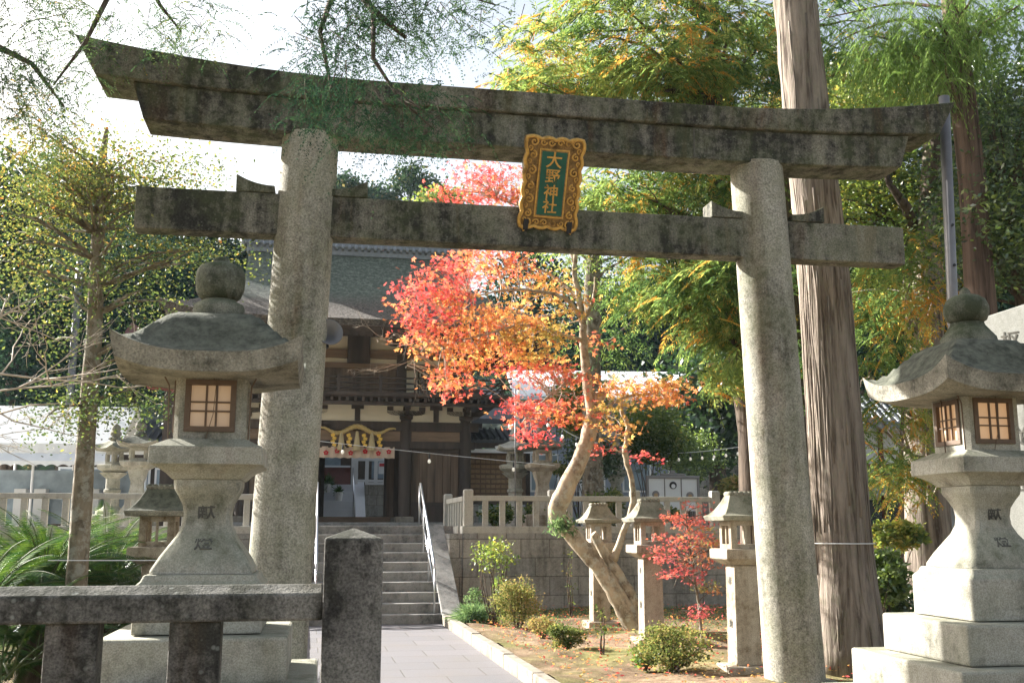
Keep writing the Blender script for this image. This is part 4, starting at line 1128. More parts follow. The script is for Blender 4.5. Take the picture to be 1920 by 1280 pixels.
MB().tube([(0, 0, 0), (0, 0, W(966, 728, 20.7).z - 1.5)], .012, 8).build('shaft', GALV, pl_, True)
# thin wires
wv = thing('overhead_wire', 'thin pale cable tied round the cedar and crossing the garden at knee height', 'cable', W(90, 1050, 9.2), 0)
A = W(90, 1050, 9.2); MB().tube([(0, 0, 0), W(300, 1050, 9.5) - A], .004, 5).build('cable', WHITE, wv)

# ------------------------------------------------------------------ vegetation
BARK_C = bark('cedar_bark', (.27, .225, .185), (.075, .056, .044), 13, .07, 1.4, (.2, .2, .13), .35)
BARK_S = bark('shaded_cedar_bark', (.15, .105, .08), (.05, .035, .028), 16, .06, 1.2)  # darker copy of the cedar bark, with shade painted into its colour
BARK_G = bark('grey_bark', (.2, .165, .12), (.085, .07, .05), 10, .5, .5, (.4, .4, .35), .5)
BARK_M = bark('maple_bark', (.42, .34, .24), (.16, .12, .08), 7, .6, .5, (.5, .49, .4), .6)
BARK_D = bark('dark_bark', (.11, .085, .065), (.04, .03, .025), 12, .2, .8)
TWIG = plain('pale_twig', (.45, .38, .3), .8, var=.2)
LF_HINOKI = leafmat('cypress_leaf', [(0, (.025, .06, .04)), (.3, (.08, .15, .055)), (.55, (.22, .31, .1)), (.7, (.38, .4, .14)), (.8, (.5, .33, .08)), (1, (.6, .3, .08))], .5)
LF_HDARK = leafmat('shaded_cypress_leaf', [(0, (.025, .06, .045)), (.4, (.055, .11, .06)), (.7, (.12, .17, .07)), (.9, (.4, .24, .08)), (1, (.5, .26, .07))], .3)  # darker cypress leaf: shade on the overhanging boughs is put into the colour
LF_MAPLE = leafmat('maple_leaf', [(0, (.58, .09, .1)), (.2, (.65, .15, .11)), (.38, (.7, .26, .11)), (.6, (.66, .38, .12)), (.8, (.5, .39, .11)), (1, (.28, .32, .1))], .5, tint=(1.25, 1.25, 1.15))
LF_SAPL = leafmat('red_maple_leaf', [(0, (.45, .1, .13)), (.45, (.6, .16, .13)), (.75, (.5, .3, .14)), (1, (.25, .3, .1))], .4)
LF_CHERRY = leafmat('yellowing_leaf', [(0, (.045, .08, .03)), (.35, (.11, .15, .045)), (.65, (.24, .25, .075)), (.85, (.42, .31, .09)), (1, (.4, .17, .05))], .42, .05)
LF_EVER = leafmat('glossy_evergreen_leaf', [(0, (.015, .04, .015)), (.5, (.045, .1, .025)), (.85, (.12, .2, .045)), (1, (.24, .33, .08))], .35, .1, .35)
LF_CAMPH = leafmat('light_evergreen_leaf', [(0, (.04, .08, .02)), (.5, (.13, .2, .045)), (.85, (.3, .34, .08)), (1, (.5, .4, .1))], .5, .05)
LF_SUGI = leafmat('cedar_needle', [(0, (.04, .09, .03)), (.5, (.12, .21, .06)), (1, (.26, .35, .12))], .5)
LF_DARK = leafmat('deep_forest_leaf', [(0, (.012, .028, .024)), (.5, (.025, .055, .04)), (.85, (.05, .09, .05)), (1, (.11, .14, .06))], .25)
LF_HILL = leafmat('hillside_leaf', [(0, (.02, .045, .035)), (.5, (.04, .08, .05)), (.85, (.08, .12, .06)), (1, (.2, .17, .08))], .25)
LF_BUSH = leafmat('bush_leaf', [(0, (.03, .06, .02)), (.45, (.11, .15, .05)), (.8, (.27, .26, .1)), (1, (.38, .27, .14))], .4)
LF_GRASS = leafmat('blade_leaf', [(0, (.05, .11, .05)), (1, (.22, .32, .16))], .4)
LF_CYCAD = leafmat('cycad_leaflet', [(0, (.012, .04, .012)), (.6, (.03, .085, .018)), (1, (.13, .2, .04))], .3, .05, .3)

def plant(name, label, cat_, base, trunk, trad, barkm, C, leaves, leafm, klimb=0, r0=.03, r1=.006, group=None, sub=0, sag=.12, zoff=.4, extra=None, wob=.06, tn=14):
    base = Vector(base); t = thing(name, label, cat_, base, 0, group)
    mb = MB()
    if trunk:
        # resample the trunk and let it wander a little
        pts, rr = [], []
        for i in range(len(trunk) - 1):
            a, b_ = Vector(trunk[i]), Vector(trunk[i + 1])
            for q in range(4):
                u = q / 4; pts.append(a.lerp(b_, u)); rr.append(trad[i] + (trad[i + 1] - trad[i]) * u)
        pts.append(Vector(trunk[-1])); rr.append(trad[-1])
        mb.tube(pts, rr, tn, wob)
        if klimb: limbs_to(mb, trunk[len(trunk) // 3:] if len(trunk) > 2 else trunk, C, klimb, r0, r1, sag, zoff, sub)
    for e_ in (extra or []): mb.tube(*e_)
    if mb.v:
        mb.v = [(x - base.x, y - base.y, z - base.z) for x, y, z in mb.v]
        mb.build('trunk', barkm, t, True)
    P, D, Wv, c = leaves
    quads('crown', P - np.array(base[:]), D, Wv, c, leafm, t)
    return t

# --- big cedar trunk behind the torii, right
b = W(1600, 1262, 11.9); b.z = 0
tr = [Vector((W(1596, 1262, 11.9).x, 11.9, 0)), W(1583, 1050, 11.9), W(1562, 760, 11.9), W(1545, 520, 11.9), W(1525, 340, 11.9), W(1505, 150, 11.9), W(1490, 0, 11.9), W(1462, -420, 11.9)]
rad = [.42, .315, .3, .29, .28, .265, .255, .2]
C, cc = crown_px([(1440, -650, 260, 260, 12, 2.4, 60, .35)])
lv = sprays(np.repeat(C, 9, 0) + rng.normal(size=(540, 3)) * .35, np.repeat(cc, 9), .9, 10, .1, .012, .35)
cedar = plant('cedar_tree', 'massive straight cedar trunk directly behind the right torii pillar', 'tree', b, tr, rad, BARK_C, C, lv, LF_HINOKI, 20, .06, .02, tn=28, wob=.05)
# bark ridges down the trunk
rg = MB(); 
for k in range(90):
    a = 2 * PI * k / 90 + random.uniform(-.05, .05); z0 = random.uniform(0, .6); pts = []
    def tp(z):
        for i in range(len(tr) - 1):
            if tr[i].z <= z <= tr[i + 1].z: u = (z - tr[i].z) / (tr[i + 1].z - tr[i].z); return tr[i].lerp(tr[i + 1], u), rad[i] + (rad[i + 1] - rad[i]) * u
        return tr[-1], rad[-1]
    q0 = random.randint(0, 12)
    for q in range(q0, q0 + random.randint(8, 18)):
        z = z0 + q * .27; c_, r_ = tp(z); aa = a + .07 * sin(q * .5 + k) + .03 * sin(q * 1.3 + k * 2)
        pts.append((c_.x + (r_ * .985) * cos(aa) - b.x, c_.y + (r_ * .985) * sin(aa) - b.y, z))
    rg.tube(pts, [random.uniform(.007, .015) for _ in pts], 5)
rg.build('bark_ridges', BARK_C, cedar, True)
wr = MB(); c_, r_ = tp(W(1580, 1018, 11.9).z); wr.tube([(c_.x - b.x + (r_ + .025) * cos(2 * PI * i / 30), c_.y - b.y + (r_ + .025) * sin(2 * PI * i / 30), c_.z) for i in range(31)], .006, 5); wr.build('tied_cord', WHITE, cedar)

# --- drooping cypress, crown right of centre (behind the torii)
def drooper(name, label, base, trunk, trad, spec, per, ln, m, l0, w, droop, mat, klimb=24, barkm=BARK_D, group='cypresses with drooping golden tipped sprays', hang=0, zb=-.3, r0=.045, sag=.08, jit=.2):
    C, cc = crown_px(spec)
    B = np.repeat(C, per, 0) + rng.normal(size=(len(C) * per, 3)) * jit * np.array([1, 1, .6])
    cB = np.repeat(cc, per) - .1 + (rng.random(len(B)) < .12) * .42
    lv = sprays(B, cB, ln, m, l0, w, droop, zb=zb, out=np.repeat(nrm(rng.normal(size=(len(C), 3)) * (1, 1, .25)), per, 0) * 1.1)
    return plant(name, label, 'tree', base, trunk, trad, barkm, C, lv, mat, klimb, r0, .007, group, 1, sag)
Y = 15.5
bx = W(1352, 1000, Y).x
drooper('cypress_tree', 'golden tipped cypress filling the upper right behind the torii beam', (bx, Y, 0), [(W(1412, 1000, Y).x, Y, 0), (W(1405, 700, Y).x, Y, 3), (bx + .1, Y, 7), (bx + .2, Y, 12)], [.24, .2, .15, .06],
        [(1230, 60, 210, 90, Y, 2.0, 90, .55), (1080, 130, 150, 60, Y, 1.5, 40, .62), (1370, 110, 110, 120, Y, 1.6, 60, .5), (1240, 165, 130, 40, Y, 1.5, 36, .6), (1010, 175, 90, 22, Y, 1, 16, .62),
         (1200, 360, 110, 50, Y, 1.3, 40, .52), (1330, 370, 90, 60, Y, 1.3, 36, .55), (1330, 520, 100, 60, Y - 1, 1.0, 30, .45), (1270, 510, 90, 60, Y, 1.3, 34, .55), (1200, 540, 50, 40, Y, 1.0, 9, .5), (1350, 600, 60, 50, Y, 1.0, 22, .5), (1370, 700, 26, 40, Y - .6, .5, 7, .55), (1120, 380, 60, 26, Y + 1, 1, 8, .55)],
        11, .5, 14, .15, .0125, .4, LF_HINOKI, 50)
Y = 17.5; bx = W(1500, 1000, Y).x
drooper('cypress_tree', 'green cypress crown seen on both sides of the bare cedar trunk', (bx, Y, 0), [(bx, Y, 0), (bx, Y, 4), (bx + .1, Y, 9), (bx + .2, Y, 14)], [.3, .26, .2, .08],
        [(1540, 60, 100, 90, Y, 1.6, 30, .4), (1600, 180, 70, 80, Y, 1.6, 22, .5), (1420, 260, 80, 120, Y, 1.6, 36, .5), (1480, 620, 40, 140, Y, 1, 26, .45), (1640, 600, 50, 50, Y - 1, 1.0, 14, .45), (1620, 540, 50, 50, Y, 1, 12, .4)],
        10, .5, 14, .15, .0125, .4, LF_HINOKI, 26)
Y = 14.2; bx = W(1740, 1000, 16).x
# reddish trunk behind the right lantern with a golden drooping crown
drooper('cypress_tree', 'golden drooping cypress with pinkish trunk behind the right lantern', (bx, 16, 0), [(bx, 16, 0), (bx, 16, 1.8), W(1735, 640, 16), W(1745, 420, 16), W(1752, 200, 16)], [.42, .33, .27, .2, .12],
        [(1690, 500, 50, 50, Y, 1, 20, .62), (1735, 570, 40, 40, Y, .8, 11, .85), (1640, 780, 22, 50, Y, .4, 7, .55), (1690, 870, 50, 26, Y, .5, 12, .5), (1685, 900, 40, 16, Y, .4, 8, .85), (1632, 860, 16, 50, Y, .4, 4, .55), (1730, 780, 26, 50, Y, .4, 12, .72), (1690, 660, 60, 40, Y, .8, 12, .5)],
        9, .4, 14, .1, .01, .6, LF_HINOKI, 20, BARK_C, sag=.15, r0=.03)

# --- cypress out of frame to the left whose branches hang over the torii
sp1 = [(110, 60, 130, 70, 8.6, .9, 34, .5), (60, 200, 70, 70, 8.2, .6, 20, .5), (50, 130, 60, 80, 8.2, .6, 12, .35), (200, 250, 40, 30, 8.4, .4, 0, .8), (340, 40, 90, 40, 8.6, .5, 14, .5), (330, 110, 60, 22, 12.4, .4, 8, .5), (90, 250, 50, 36, 8.4, .4, 8, .72)]
sp1 = [s_ for s_ in sp1 if s_[6]]
sp2 = [(680, 50, 110, 50, 7.6, .5, 30, .2), (740, 10, 150, 30, 7.6, .6, 24, .25), (620, 110, 50, 40, 7.4, .4, 8, .15), (640, 200, 50, 44, 7.3, .3, 13, .12), (730, 215, 100, 30, 7.3, .3, 17, .15), (810, 225, 50, 22, 7.3, .3, 5, .2), (900, 20, 90, 26, 7.8, .4, 12, .4)]
t0 = (-5.6, 8.8)
C, cc = crown_px(sp1 + sp2)
per = 9
B = np.repeat(C, per, 0) + rng.normal(size=(len(C) * per, 3)) * .13
lv = sprays(B, np.repeat(cc, per), .3, 16, .036, .0055, .6, out=np.repeat(nrm(rng.normal(size=(len(C), 3)) * (1, 1, .25)), per, 0))
ex = []
def bough(pts, r0, r1, n=8):
    ex.append((pts, [r0 + (r1 - r0) * i / (len(pts) - 1) for i in range(len(pts))], n))
z5 = [Vector((-5.6, 8.8, 8.6)), W(150, -120, 8.7), W(420, -160, 8.4), W(640, -60, 7.9), W(700, 20, 7.6), W(760, 70, 7.4)]
bough(z5, .09, .015)
bough([W(640, -60, 7.9), W(600, 60, 7.5), W(620, 160, 7.35), W(650, 230, 7.3)], .025, .006)
bough([W(700, 20, 7.6), W(700, 110, 7.4), W(745, 180, 7.3), W(810, 240, 7.25)], .022, .005)
bough([W(640, -60, 7.9), W(800, -30, 7.8), W(930, 10, 7.8)], .02, .006)
bough([Vector((-5.6, 8.8, 7.0)), W(-60, 60, 8.6), W(60, 120, 8.4), W(120, 200, 8.3)], .05, .008)
bough([W(150, -120, 8.7), W(200, 0, 8.6), W(160, 80, 8.5), W(100, 160, 8.4)], .035, .008)
bough([W(240, -100, 8.6), W(300, 10, 8.6), W(340, 60, 8.6)], .03, .006)
hin = plant('cypress_tree', 'dark cypress whose boughs hang down over the torii from the upper left', 'tree', (*t0, 0), [(*t0, 0), (-5.6, 8.8, 4), (-5.6, 8.8, 9), (-5.6, 8.8, 13)], [.32, .26, .2, .1], BARK_D, C, lv, LF_HDARK, 0, group='cypresses with drooping golden tipped sprays', extra=ex + [([Vector(C[i]) + Vector((random.gauss(0, .1), random.gauss(0, .1), .1)), Vector(C[i]) + Vector((random.gauss(0, .08), random.gauss(0, .08), -.1))], [.004, .002], 4) for i in range(0, len(C), 1)])
# curved bare limb rising behind the left beam
# --- yellowing tree left
Y = 10.2
tr = [G0(143, 1100, Y), W(150, 1000, Y), W(166, 760, Y), W(176, 640, Y), W(184, 440, Y), W(192, 300, Y + .2), W(200, 240, Y + .3)]; tr[0].z = 0
spec = [(70, 330, 90, 60, Y, 1.0, 60, .62), (230, 340, 110, 60, Y, 1.1, 70, .66), (60, 430, 70, 50, Y, 1, 34, .6), (150, 390, 120, 40, Y, 1, 40, .6), (330, 330, 70, 40, Y + .5, .6, 22, .6), (260, 470, 110, 30, Y, .9, 26, .5), (60, 530, 70, 40, Y, .8, 22, .55), (230, 560, 90, 40, Y, .8, 22, .35), (400, 480, 80, 16, Y, .6, 12, .5), (300, 640, 50, 40, Y, .5, 12, .3), (130, 760, 60, 26, Y - .3, .5, 18, .35), (250, 745, 50, 20, Y - .2, .4, 16, .38), (110, 800, 30, 24, Y - .3, .4, 8, .4), (120, 620, 40, 50, Y, .5, 10, .35), (180, 280, 100, 20, Y, .8, 14, .7)]
C, cc = crown_px(spec)
lv = spread(C, cc - .22, 54, .2, .04, .27, -.2, .45)
plant('cherry_tree', 'slender left tree with mottled trunk and thin yellowing crown', 'tree', tr[0], tr, [.115, .098, .086, .08, .065, .045, .02], BARK_G, C, lv, LF_CHERRY, 85, .02, .004, None, 1, .1, .2)

# --- bare whitish branches at the left edge
bt = thing('bare_tree', 'leafless pale twigged tree reaching in from the left edge', 'tree', (-5.2, 9.0, 0), 0)
mb = MB()
def twig(a, d, L_, r, lvl):
    n = 5; pts = [a]; p = a.copy(); dd = d.normalized()
    for i in range(n):
        dd = (dd + Vector((random.gauss(0, .16), random.gauss(0, .16), random.gauss(0, .12)))).normalized(); p = p + dd * L_ / n; pts.append(p.copy())
    mb.tube(pts, [r * (1 - .6 * i / n) for i in range(n + 1)], 5)
    if lvl:
        for k in range(3 + (lvl == 2)):
            q = random.randint(1, n); s_ = (dd + Vector((random.gauss(0, .6), random.gauss(0, .5), random.gauss(.1, .5)))).normalized()
            twig(pts[q], s_, L_ * random.uniform(.4, .65), r * .55, lvl - 1)
mb.tube([(-5.2, 9, 0), (-5.15, 9, 1.5), (-5.2, 9, 3), (-5.3, 9, 4.2)], [.09, .08, .06, .03], 10)
for z, d, l in ((2.6, (1, -.1, .35), 1.5), (2.9, (1, 0, .1), 1.7), (3.1, (1, -.1, .75), 1.2), (2.3, (1, -.2, .2), 1.4)):
    twig(Vector((-5.18, 9, z)), Vector(d), l, .014, 3)
mb.v = [(x + 5.2, y - 9, z) for x, y, z in mb.v]
mb.build('trunk', TWIG, bt, True)

# --- cycad
STEMG = plain('green_rachis', (.1, .13, .04), .6)
def cycad(x, y, h, nf, L0, label):
    t = thing('sago_palm', label, 'palm', (x, y, 0), 0, 'sago palms behind the fence')
    h0 = h
    MB().lathe([(.22, 0), (.2, .2), (.19, h * .8), (.15, h), (.02, h + .08)], 16).build('trunk', BARK_D, t, True)
    Ps, Ds, Ws, cs = [], [], [], []
    rb = MB()
    for f in range(nf):
        az = f * 2.399 + random.uniform(-.2, .2); el = R(82 - 78 * (f / nf) ** .9); Lf = L0 * random.uniform(.85, 1.1)
        p = Vector((.05 * cos(az), .05 * sin(az), h0)) if f % 3 else Vector((.35 * cos(az * 3), .35 * sin(az * 3), .25)); pts = [p.copy()]; n = 26
        for i in range(n):
            e = el - 1.15 * (i / n) ** 1.4; d = Vector((cos(az) * cos(e), sin(az) * cos(e), sin(e))); p = p + d * Lf / n; pts.append(p.copy())
            if i > 3:
                sd_ = Vector((-sin(az), cos(az), 0)); up = sd_.cross(d)
                ll = .2 * sin(PI * min(1, (i + 1.5) / (n + 1.5))) ** .6 * (1 if i < n - 4 else .8)
                for s_ in (-1, 1):
                    for hf in (0, .5):
                        dv = (sd_ * s_ * .8 + d * .55 + up * .22 + Vector((0, 0, -.05))).normalized() * ll * random.uniform(.9, 1.1)
                        Ps.append(p + d * Lf / n * hf); Ds.append(dv); Ws.append((d * .9 + up * .2).normalized() * .009); cs.append(random.gauss(.55, .15) + .3 * (f < nf * .3) * random.random())
        rb.tube(pts, [.012 * (1 - .8 * i / n) for i in range(n + 1)], 5)
    rb.build('frond_stems', STEMG, t, True)
    quads('fronds', np.array([q[:] for q in Ps]), np.array([q[:] for q in Ds]), np.array([q[:] for q in Ws]), np.array(cs), LF_CYCAD, t)
w1 = W(85, 1060, 11.2); cycad(w1.x, 11.2, .95, 110, 1.15, 'large sago palm behind the slender tree at left')
w1 = W(200, 1060, 12.4); cycad(w1.x, 12.4, .9, 90, 1.2, 'sago palm right of the slender tree, near the granite wall')
w1 = W(-40, 1060, 9.8); cycad(w1.x, 9.8, .8, 60, 1.15, 'sago palm cut off by the left edge above the fence rail')

# --- main maple
Y = 15.8
def w(x, y, dy=0): return W(x, y, Y + dy)
base = w(1192, 1190); base.z = .1
ex = []
def tb(pts, rad, n=12): ex.append((pts, rad, n))
def fine(pts, rads, n=12, k=5, jit=.01):
    rads = [r * .78 for r in rads]
    P_, R_ = [], []
    for i in range(len(pts) - 1):
        p0 = pts[max(0, i - 1)]; p1 = pts[i]; p2 = pts[i + 1]; p3 = pts[min(len(pts) - 1, i + 2)]
        for q in range(k):
            t = q / k
            v = .5 * ((2 * p1) + (p2 - p0) * t + (2 * p0 - 5 * p1 + 4 * p2 - p3) * t * t + (3 * p1 - p0 - 3 * p2 + p3) * t ** 3)
            P_.append(v + Vector([random.uniform(-jit, jit) for _ in range(3)])); R_.append((rads[i] + (rads[i + 1] - rads[i]) * t) * random.uniform(.95, 1.06))
    P_.append(pts[-1]); R_.append(rads[-1]); tb(P_, R_, n)
fine([base + Vector((.1, 0, -.25)), base, w(1165, 1130), w(1120, 1060), w(1070, 1000), w(1045, 962), w(1062, 915, -.1), w(1092, 850, -.15), w(1108, 800, -.15), w(1118, 755, -.1), w(1122, 735, -.1)], [.24, .21, .17, .15, .16, .19, .17, .15, .145, .13, .07], 16)
fine([w(1112, 790, -.15), w(1103, 730, -.1), w(1095, 660), w(1092, 600), w(1082, 540), w(1078, 490), w(1092, 450)], [.12, .1, .085, .07, .06, .045, .03])
fine([w(1118, 765, -.1), w(1132, 735, -.15)], [.1, .075])
fine([base + Vector((.05, .1, -.2)), w(1185, 1130, .1), w(1160, 1080, .1), w(1135, 1040, .1), w(1112, 1000, .1)], [.16, .13, .12, .1, .075])
fine([w(1150, 1050, .1), w(1168, 1000, .1), w(1185, 950, .1), w(1185, 900, .1), w(1172, 850, .1), w(1178, 800, .1), w(1165, 770, .1), w(1170, 730, .1)], [.08, .065, .06, .055, .055, .05, .04, .03])
fine([w(1092, 600), w(1060, 560, -.3), w(1000, 545, -.5), w(940, 545, -.6), w(880, 560, -.8)], [.05, .04, .03, .02, .01], 8)
fine([w(1085, 560), w(1040, 520, .3), w(990, 500, .4), w(940, 520, .4)], [.045, .03, .02, .01], 8)
fine([w(1095, 640), w(1050, 625, -.4), w(980, 610, -.8), w(900, 630, -1), w(830, 650, -1.1)], [.05, .035, .025, .018, .008], 8)
fine([w(1095, 600), w(1112, 560, .2), w(1115, 520, .3)], [.05, .035, .015], 8)
fine([w(1078, 490), w(1050, 440, .3), w(1000, 400, .5), w(930, 370, .7)], [.035, .028, .02, .01], 8)
fine([w(1110, 790, -.1), w(1150, 755, -.3), w(1200, 740, -.4), w(1260, 742, -.5)], [.04, .03, .02, .01], 8)
fine([w(1100, 700, -.1), w(1060, 720, -.4), w(1020, 750, -.6), w(985, 780, -.7)], [.035, .025, .018, .008], 8)
fine([w(880, 560, -.8), w(820, 620, -.9), w(790, 660, -.9), w(760, 690, -.9)], [.012, .009, .006, .004], 6)
spec = []
def mp(x, y, rx, ry, n, c, dy=0, dr=.6): spec.append((x, y, rx, ry, Y + dy, dr, n, c))
mp(800, 560, 60, 50, 34, .1, -.9); mp(770, 620, 34, 30, 14, .08, -1); mp(845, 520, 60, 40, 32, .15, -.8); mp(880, 590, 70, 50, 36, .45, -.8); mp(820, 640, 50, 30, 16, .3, -1)
mp(855, 715, 40, 26, 16, .3, -1); mp(870, 660, 40, 34, 16, .5, -.9); mp(930, 500, 70, 34, 24, .35, 0); mp(960, 600, 60, 50, 30, .62, -.5); mp(930, 660, 50, 34, 18, .5, -.7)
mp(1000, 650, 60, 42, 28, .75, -.5); mp(1035, 600, 40, 36, 10, .65, -.4); mp(1000, 700, 70, 26, 20, .15, -.5); mp(1060, 700, 40, 24, 9, .3, -.5); mp(1110, 650, 40, 20, 5, .4, .3); mp(1010, 540, 50, 30, 12, .6, .2)
mp(1010, 780, 50, 30, 18, .14, -.6); mp(980, 760, 30, 24, 8, .1, -.6); mp(1060, 770, 50, 30, 16, .35, -.5); mp(1180, 722, 70, 24, 26, .55, -.4); mp(1250, 738, 50, 24, 24, .45, -.5); mp(1150, 770, 40, 24, 10, .6, -.3); mp(1160, 805, 34, 16, 7, .5, -.3)
mp(1000, 815, 24, 16, 6, .05, -.6); mp(1120, 845, 20, 10, 2, .1, -.3)
mp(960, 345, 80, 34, 34, .18, .8); mp(870, 355, 50, 34, 20, .08, .6); mp(920, 320, 70, 16, 14, .1, .8); mp(860, 370, 60, 10, 8, .15, .7); mp(950, 375, 40, 12, 8, .4, .7)
mp(1075, 545, 30, 50, 10, .7, .1); mp(890, 480, 50, 14, 10, .4, .2); mp(1215, 862, 30, 6, 3, .1, .5)
C, cc = crown_px(spec)
keep = rng.random(len(C)) < .8; C, cc = C[keep], cc[keep]
lv = maple(C, cc + rng.normal(size=len(C)) * .06, 21, .16, .066, .22)
plant('maple_tree', 'leaning multi stemmed maple with red, orange and yellow autumn crown', 'tree', base, None, None, BARK_M, C, lv, LF_MAPLE, extra=ex)
mt = bpy.data.objects['maple_tree']
tw = MB(); Cl = [Vector(c) for c in C]
nodes = [(p, r) for pts, rad, n in ex for p, r in zip(pts, rad) if r < .06]
for c_ in Cl:
    best = min(nodes, key=lambda q: (q[0] - c_).length + (0 if q[0].z < c_.z + .3 else .2))
    limb(tw, best[0], c_, .009, .003, .12, 4, 4)
def bare(a, d, L_, r, lvl):
    global mb
    a = min(nodes, key=lambda q: (q[0] - a).length)[0].copy()
    mb = tw; twig(a, d, L_, r, lvl)
for x, y in ((760, 690), (790, 680), (820, 660)):
    bare(w(x + 60, y - 20, -1), Vector((-1, -.1, -.05)), .9, .008, 3)
bare(w(760, 500, -.4), Vector((-1, 0, 0)), .8, .008, 3); bare(w(950, 520, .2), Vector((-.8, 0, .1)), .9, .012, 3)
tw.v = [(x - base.x, y - base.y, z - base.z) for x, y, z in tw.v]
tw.build('twigs', TWIG, mt)
# fern tufts on the trunk
n = 260; P = np.array(w(1052, 985, -.2)[:]) + rng.normal(size=(n, 3)) * (.1, .06, .06) - np.array(base[:]); D = rdir(n, .2) * .11
quads('epiphyte_tuft', P, D, nrm(np.cross(D, rdir(n))) * .012, rng.random(n), LF_GRASS, mt)

# --- small red maple sapling
Y2 = 12.6
b2 = G(1318, 1215, .1)
Y2 = b2.y
def w2(x, y, dy=0): return W(x, y, Y2 + dy)
tr = [b2, w2(1310, 1130), w2(1298, 1060), w2(1290, 1000), w2(1285, 950)]
C, cc = crown_px([(1280, 1000, 54, 40, Y2, .35, 16, .3), (1300, 965, 46, 26, Y2, .3, 8, .35), (1262, 1045, 46, 32, Y2, .3, 11, .15), (1330, 1010, 44, 28, Y2, .3, 10, .75), (1280, 1080, 46, 16, Y2, .3, 7, .2), (1315, 1050, 40, 26, Y2, .3, 8, .6), (1335, 1100, 26, 10, Y2, .2, 4, .85), (1305, 1145, 20, 14, Y2, .2, 5, .1), (1370, 1025, 26, 10, Y2, .2, 4, .25)])
plant('maple_sapling', 'small red leaved maple sapling in front of the post lanterns', 'small tree', b2, tr, [.022, .018, .014, .01, .006], BARK_G, C, maple(C, cc, 30, .09, .036), LF_SAPL, 60, .008, .003, None, 1, .1, .1)

# --- glossy evergreen mass at the right edge, and lighter broadleaf
Y = 13.5; bx = W(1990, 900, Y).x
C, cc = crown_px([(1880, 330, 110, 170, Y, 1.3, 130, .5), (1870, 500, 90, 50, Y, 1, 36, .55), (1900, 180, 80, 80, Y, 1.2, 40, .5), (1850, 420, 60, 60, Y - .5, .8, 26, .7), (1900, 60, 60, 60, Y, 1, 16, .4)])
plant('evergreen_tree', 'dark glossy broadleaf tree filling the right edge above the stele', 'tree', (bx, Y, 0), [(bx, Y, 0), (bx - .1, Y, 3), (bx - .4, Y, 6)], [.2, .17, .08], BARK_D, C, spread(C, cc, 75, .2, .085, .2, .1, .5), LF_EVER, 40, .03, .006)
Y = 16.8; bx = W(1700, 900, Y).x
C, cc = crown_px([(1640, 300, 70, 90, Y, 1.2, 60, .55), (1700, 400, 80, 70, Y, 1.2, 56, .5), (1600, 380, 50, 50, Y, 1, 20, .6), (1720, 200, 90, 60, Y, 1.2, 40, .6), (1650, 150, 70, 60, Y, 1.2, 30, .65), (1600, 230, 40, 60, Y, 1, 20, .65), (1750, 470, 60, 60, Y, 1, 30, .55), (1660, 470, 60, 40, Y, 1, 20, .5)])
plant('broadleaf_tree', 'pale green broadleaf tree with forked dark limbs behind the right torii end', 'tree', (bx, Y, 0), [(bx, Y, 0), (bx + .05, Y, 2.5), W(1720, 480, Y), W(1700, 390, Y), W(1650, 300, Y)], [.2, .17, .15, .12, .06], BARK_D, C, spread(C, cc, 70, .24, .085, .26, 0, .4), LF_CAMPH, 70, .045, .008, None, 1, .1,
      extra=[([W(1720, 480, Y), W(1735, 400, Y - .8), W(1752, 300, Y - 1.2), W(1762, 200, Y - 1.2)], [.13, .12, .09, .05], 10), ([W(1725, 470, Y), W(1700, 390, Y - 1.2), W(1668, 345, Y - 1.5), W(1650, 290, Y - 1.3)], [.1, .08, .05, .03], 8)])
# cedar with long needles, top right
Y = 12.8; bx = W(1862, 900, Y).x
spec = [(1700, 50, 80, 60, Y - .6, .8, 36, .6), (1790, 30, 60, 40, Y - .6, .8, 20, .55), (1640, 90, 60, 50, Y, .8, 18, .55), (1860, 60, 50, 50, Y - .4, .7, 14, .5), (1740, 110, 50, 40, Y - .6, .6, 14, .65), (1560, 60, 40, 40, Y + 1, .6, 8, .4)]
C, cc = crown_px(spec)
B = np.repeat(C, 10, 0) + rng.normal(size=(len(C) * 10, 3)) * .2
lv = sprays(B, np.repeat(cc, 10), .5, 12, .13, .0055, 1.1, ang=.35, zb=-.3)
plant('cedar_tree', 'cedar with long drooping needles and reddish trunk, top right', 'tree', (bx, Y, 0), [(bx, Y, 0), W(1838, 560, Y), W(1822, 330, Y), W(1800, 140, Y), W(1785, -20, Y), W(1770, -250, Y)], [.2, .18, .17, .16, .15, .12], BARK_S, C, lv, LF_SUGI, 30, .03, .008)
# hidden-trunk tree seen between the beams (grey trunk at x 1110)
Y = 24; bx = W(1112, 900, Y).x
C, cc = crown_px([(1130, 500, 60, 40, Y, 1.5, 16, .45), (1080, 420, 70, 50, Y, 1.5, 14, .5), (1160, 640, 50, 60, Y, 1.2, 14, .35)])
B = np.repeat(C, 8, 0) + rng.normal(size=(len(C) * 8, 3)) * .35
plant('cypress_tree', 'grey trunked cypress on the terrace behind the maple', 'tree', (bx, Y, 1.6), [(bx, Y, 1.6), (bx, Y, 4), W(1110, 540, Y), W(1118, 380, Y)], [.26, .23, .2, .12], BARK_G, C, sprays(B, np.repeat(cc, 8), .8, 8, .16, .018, .5), LF_HINOKI, 14, .04, .01, 'cypresses with drooping golden tipped sprays')

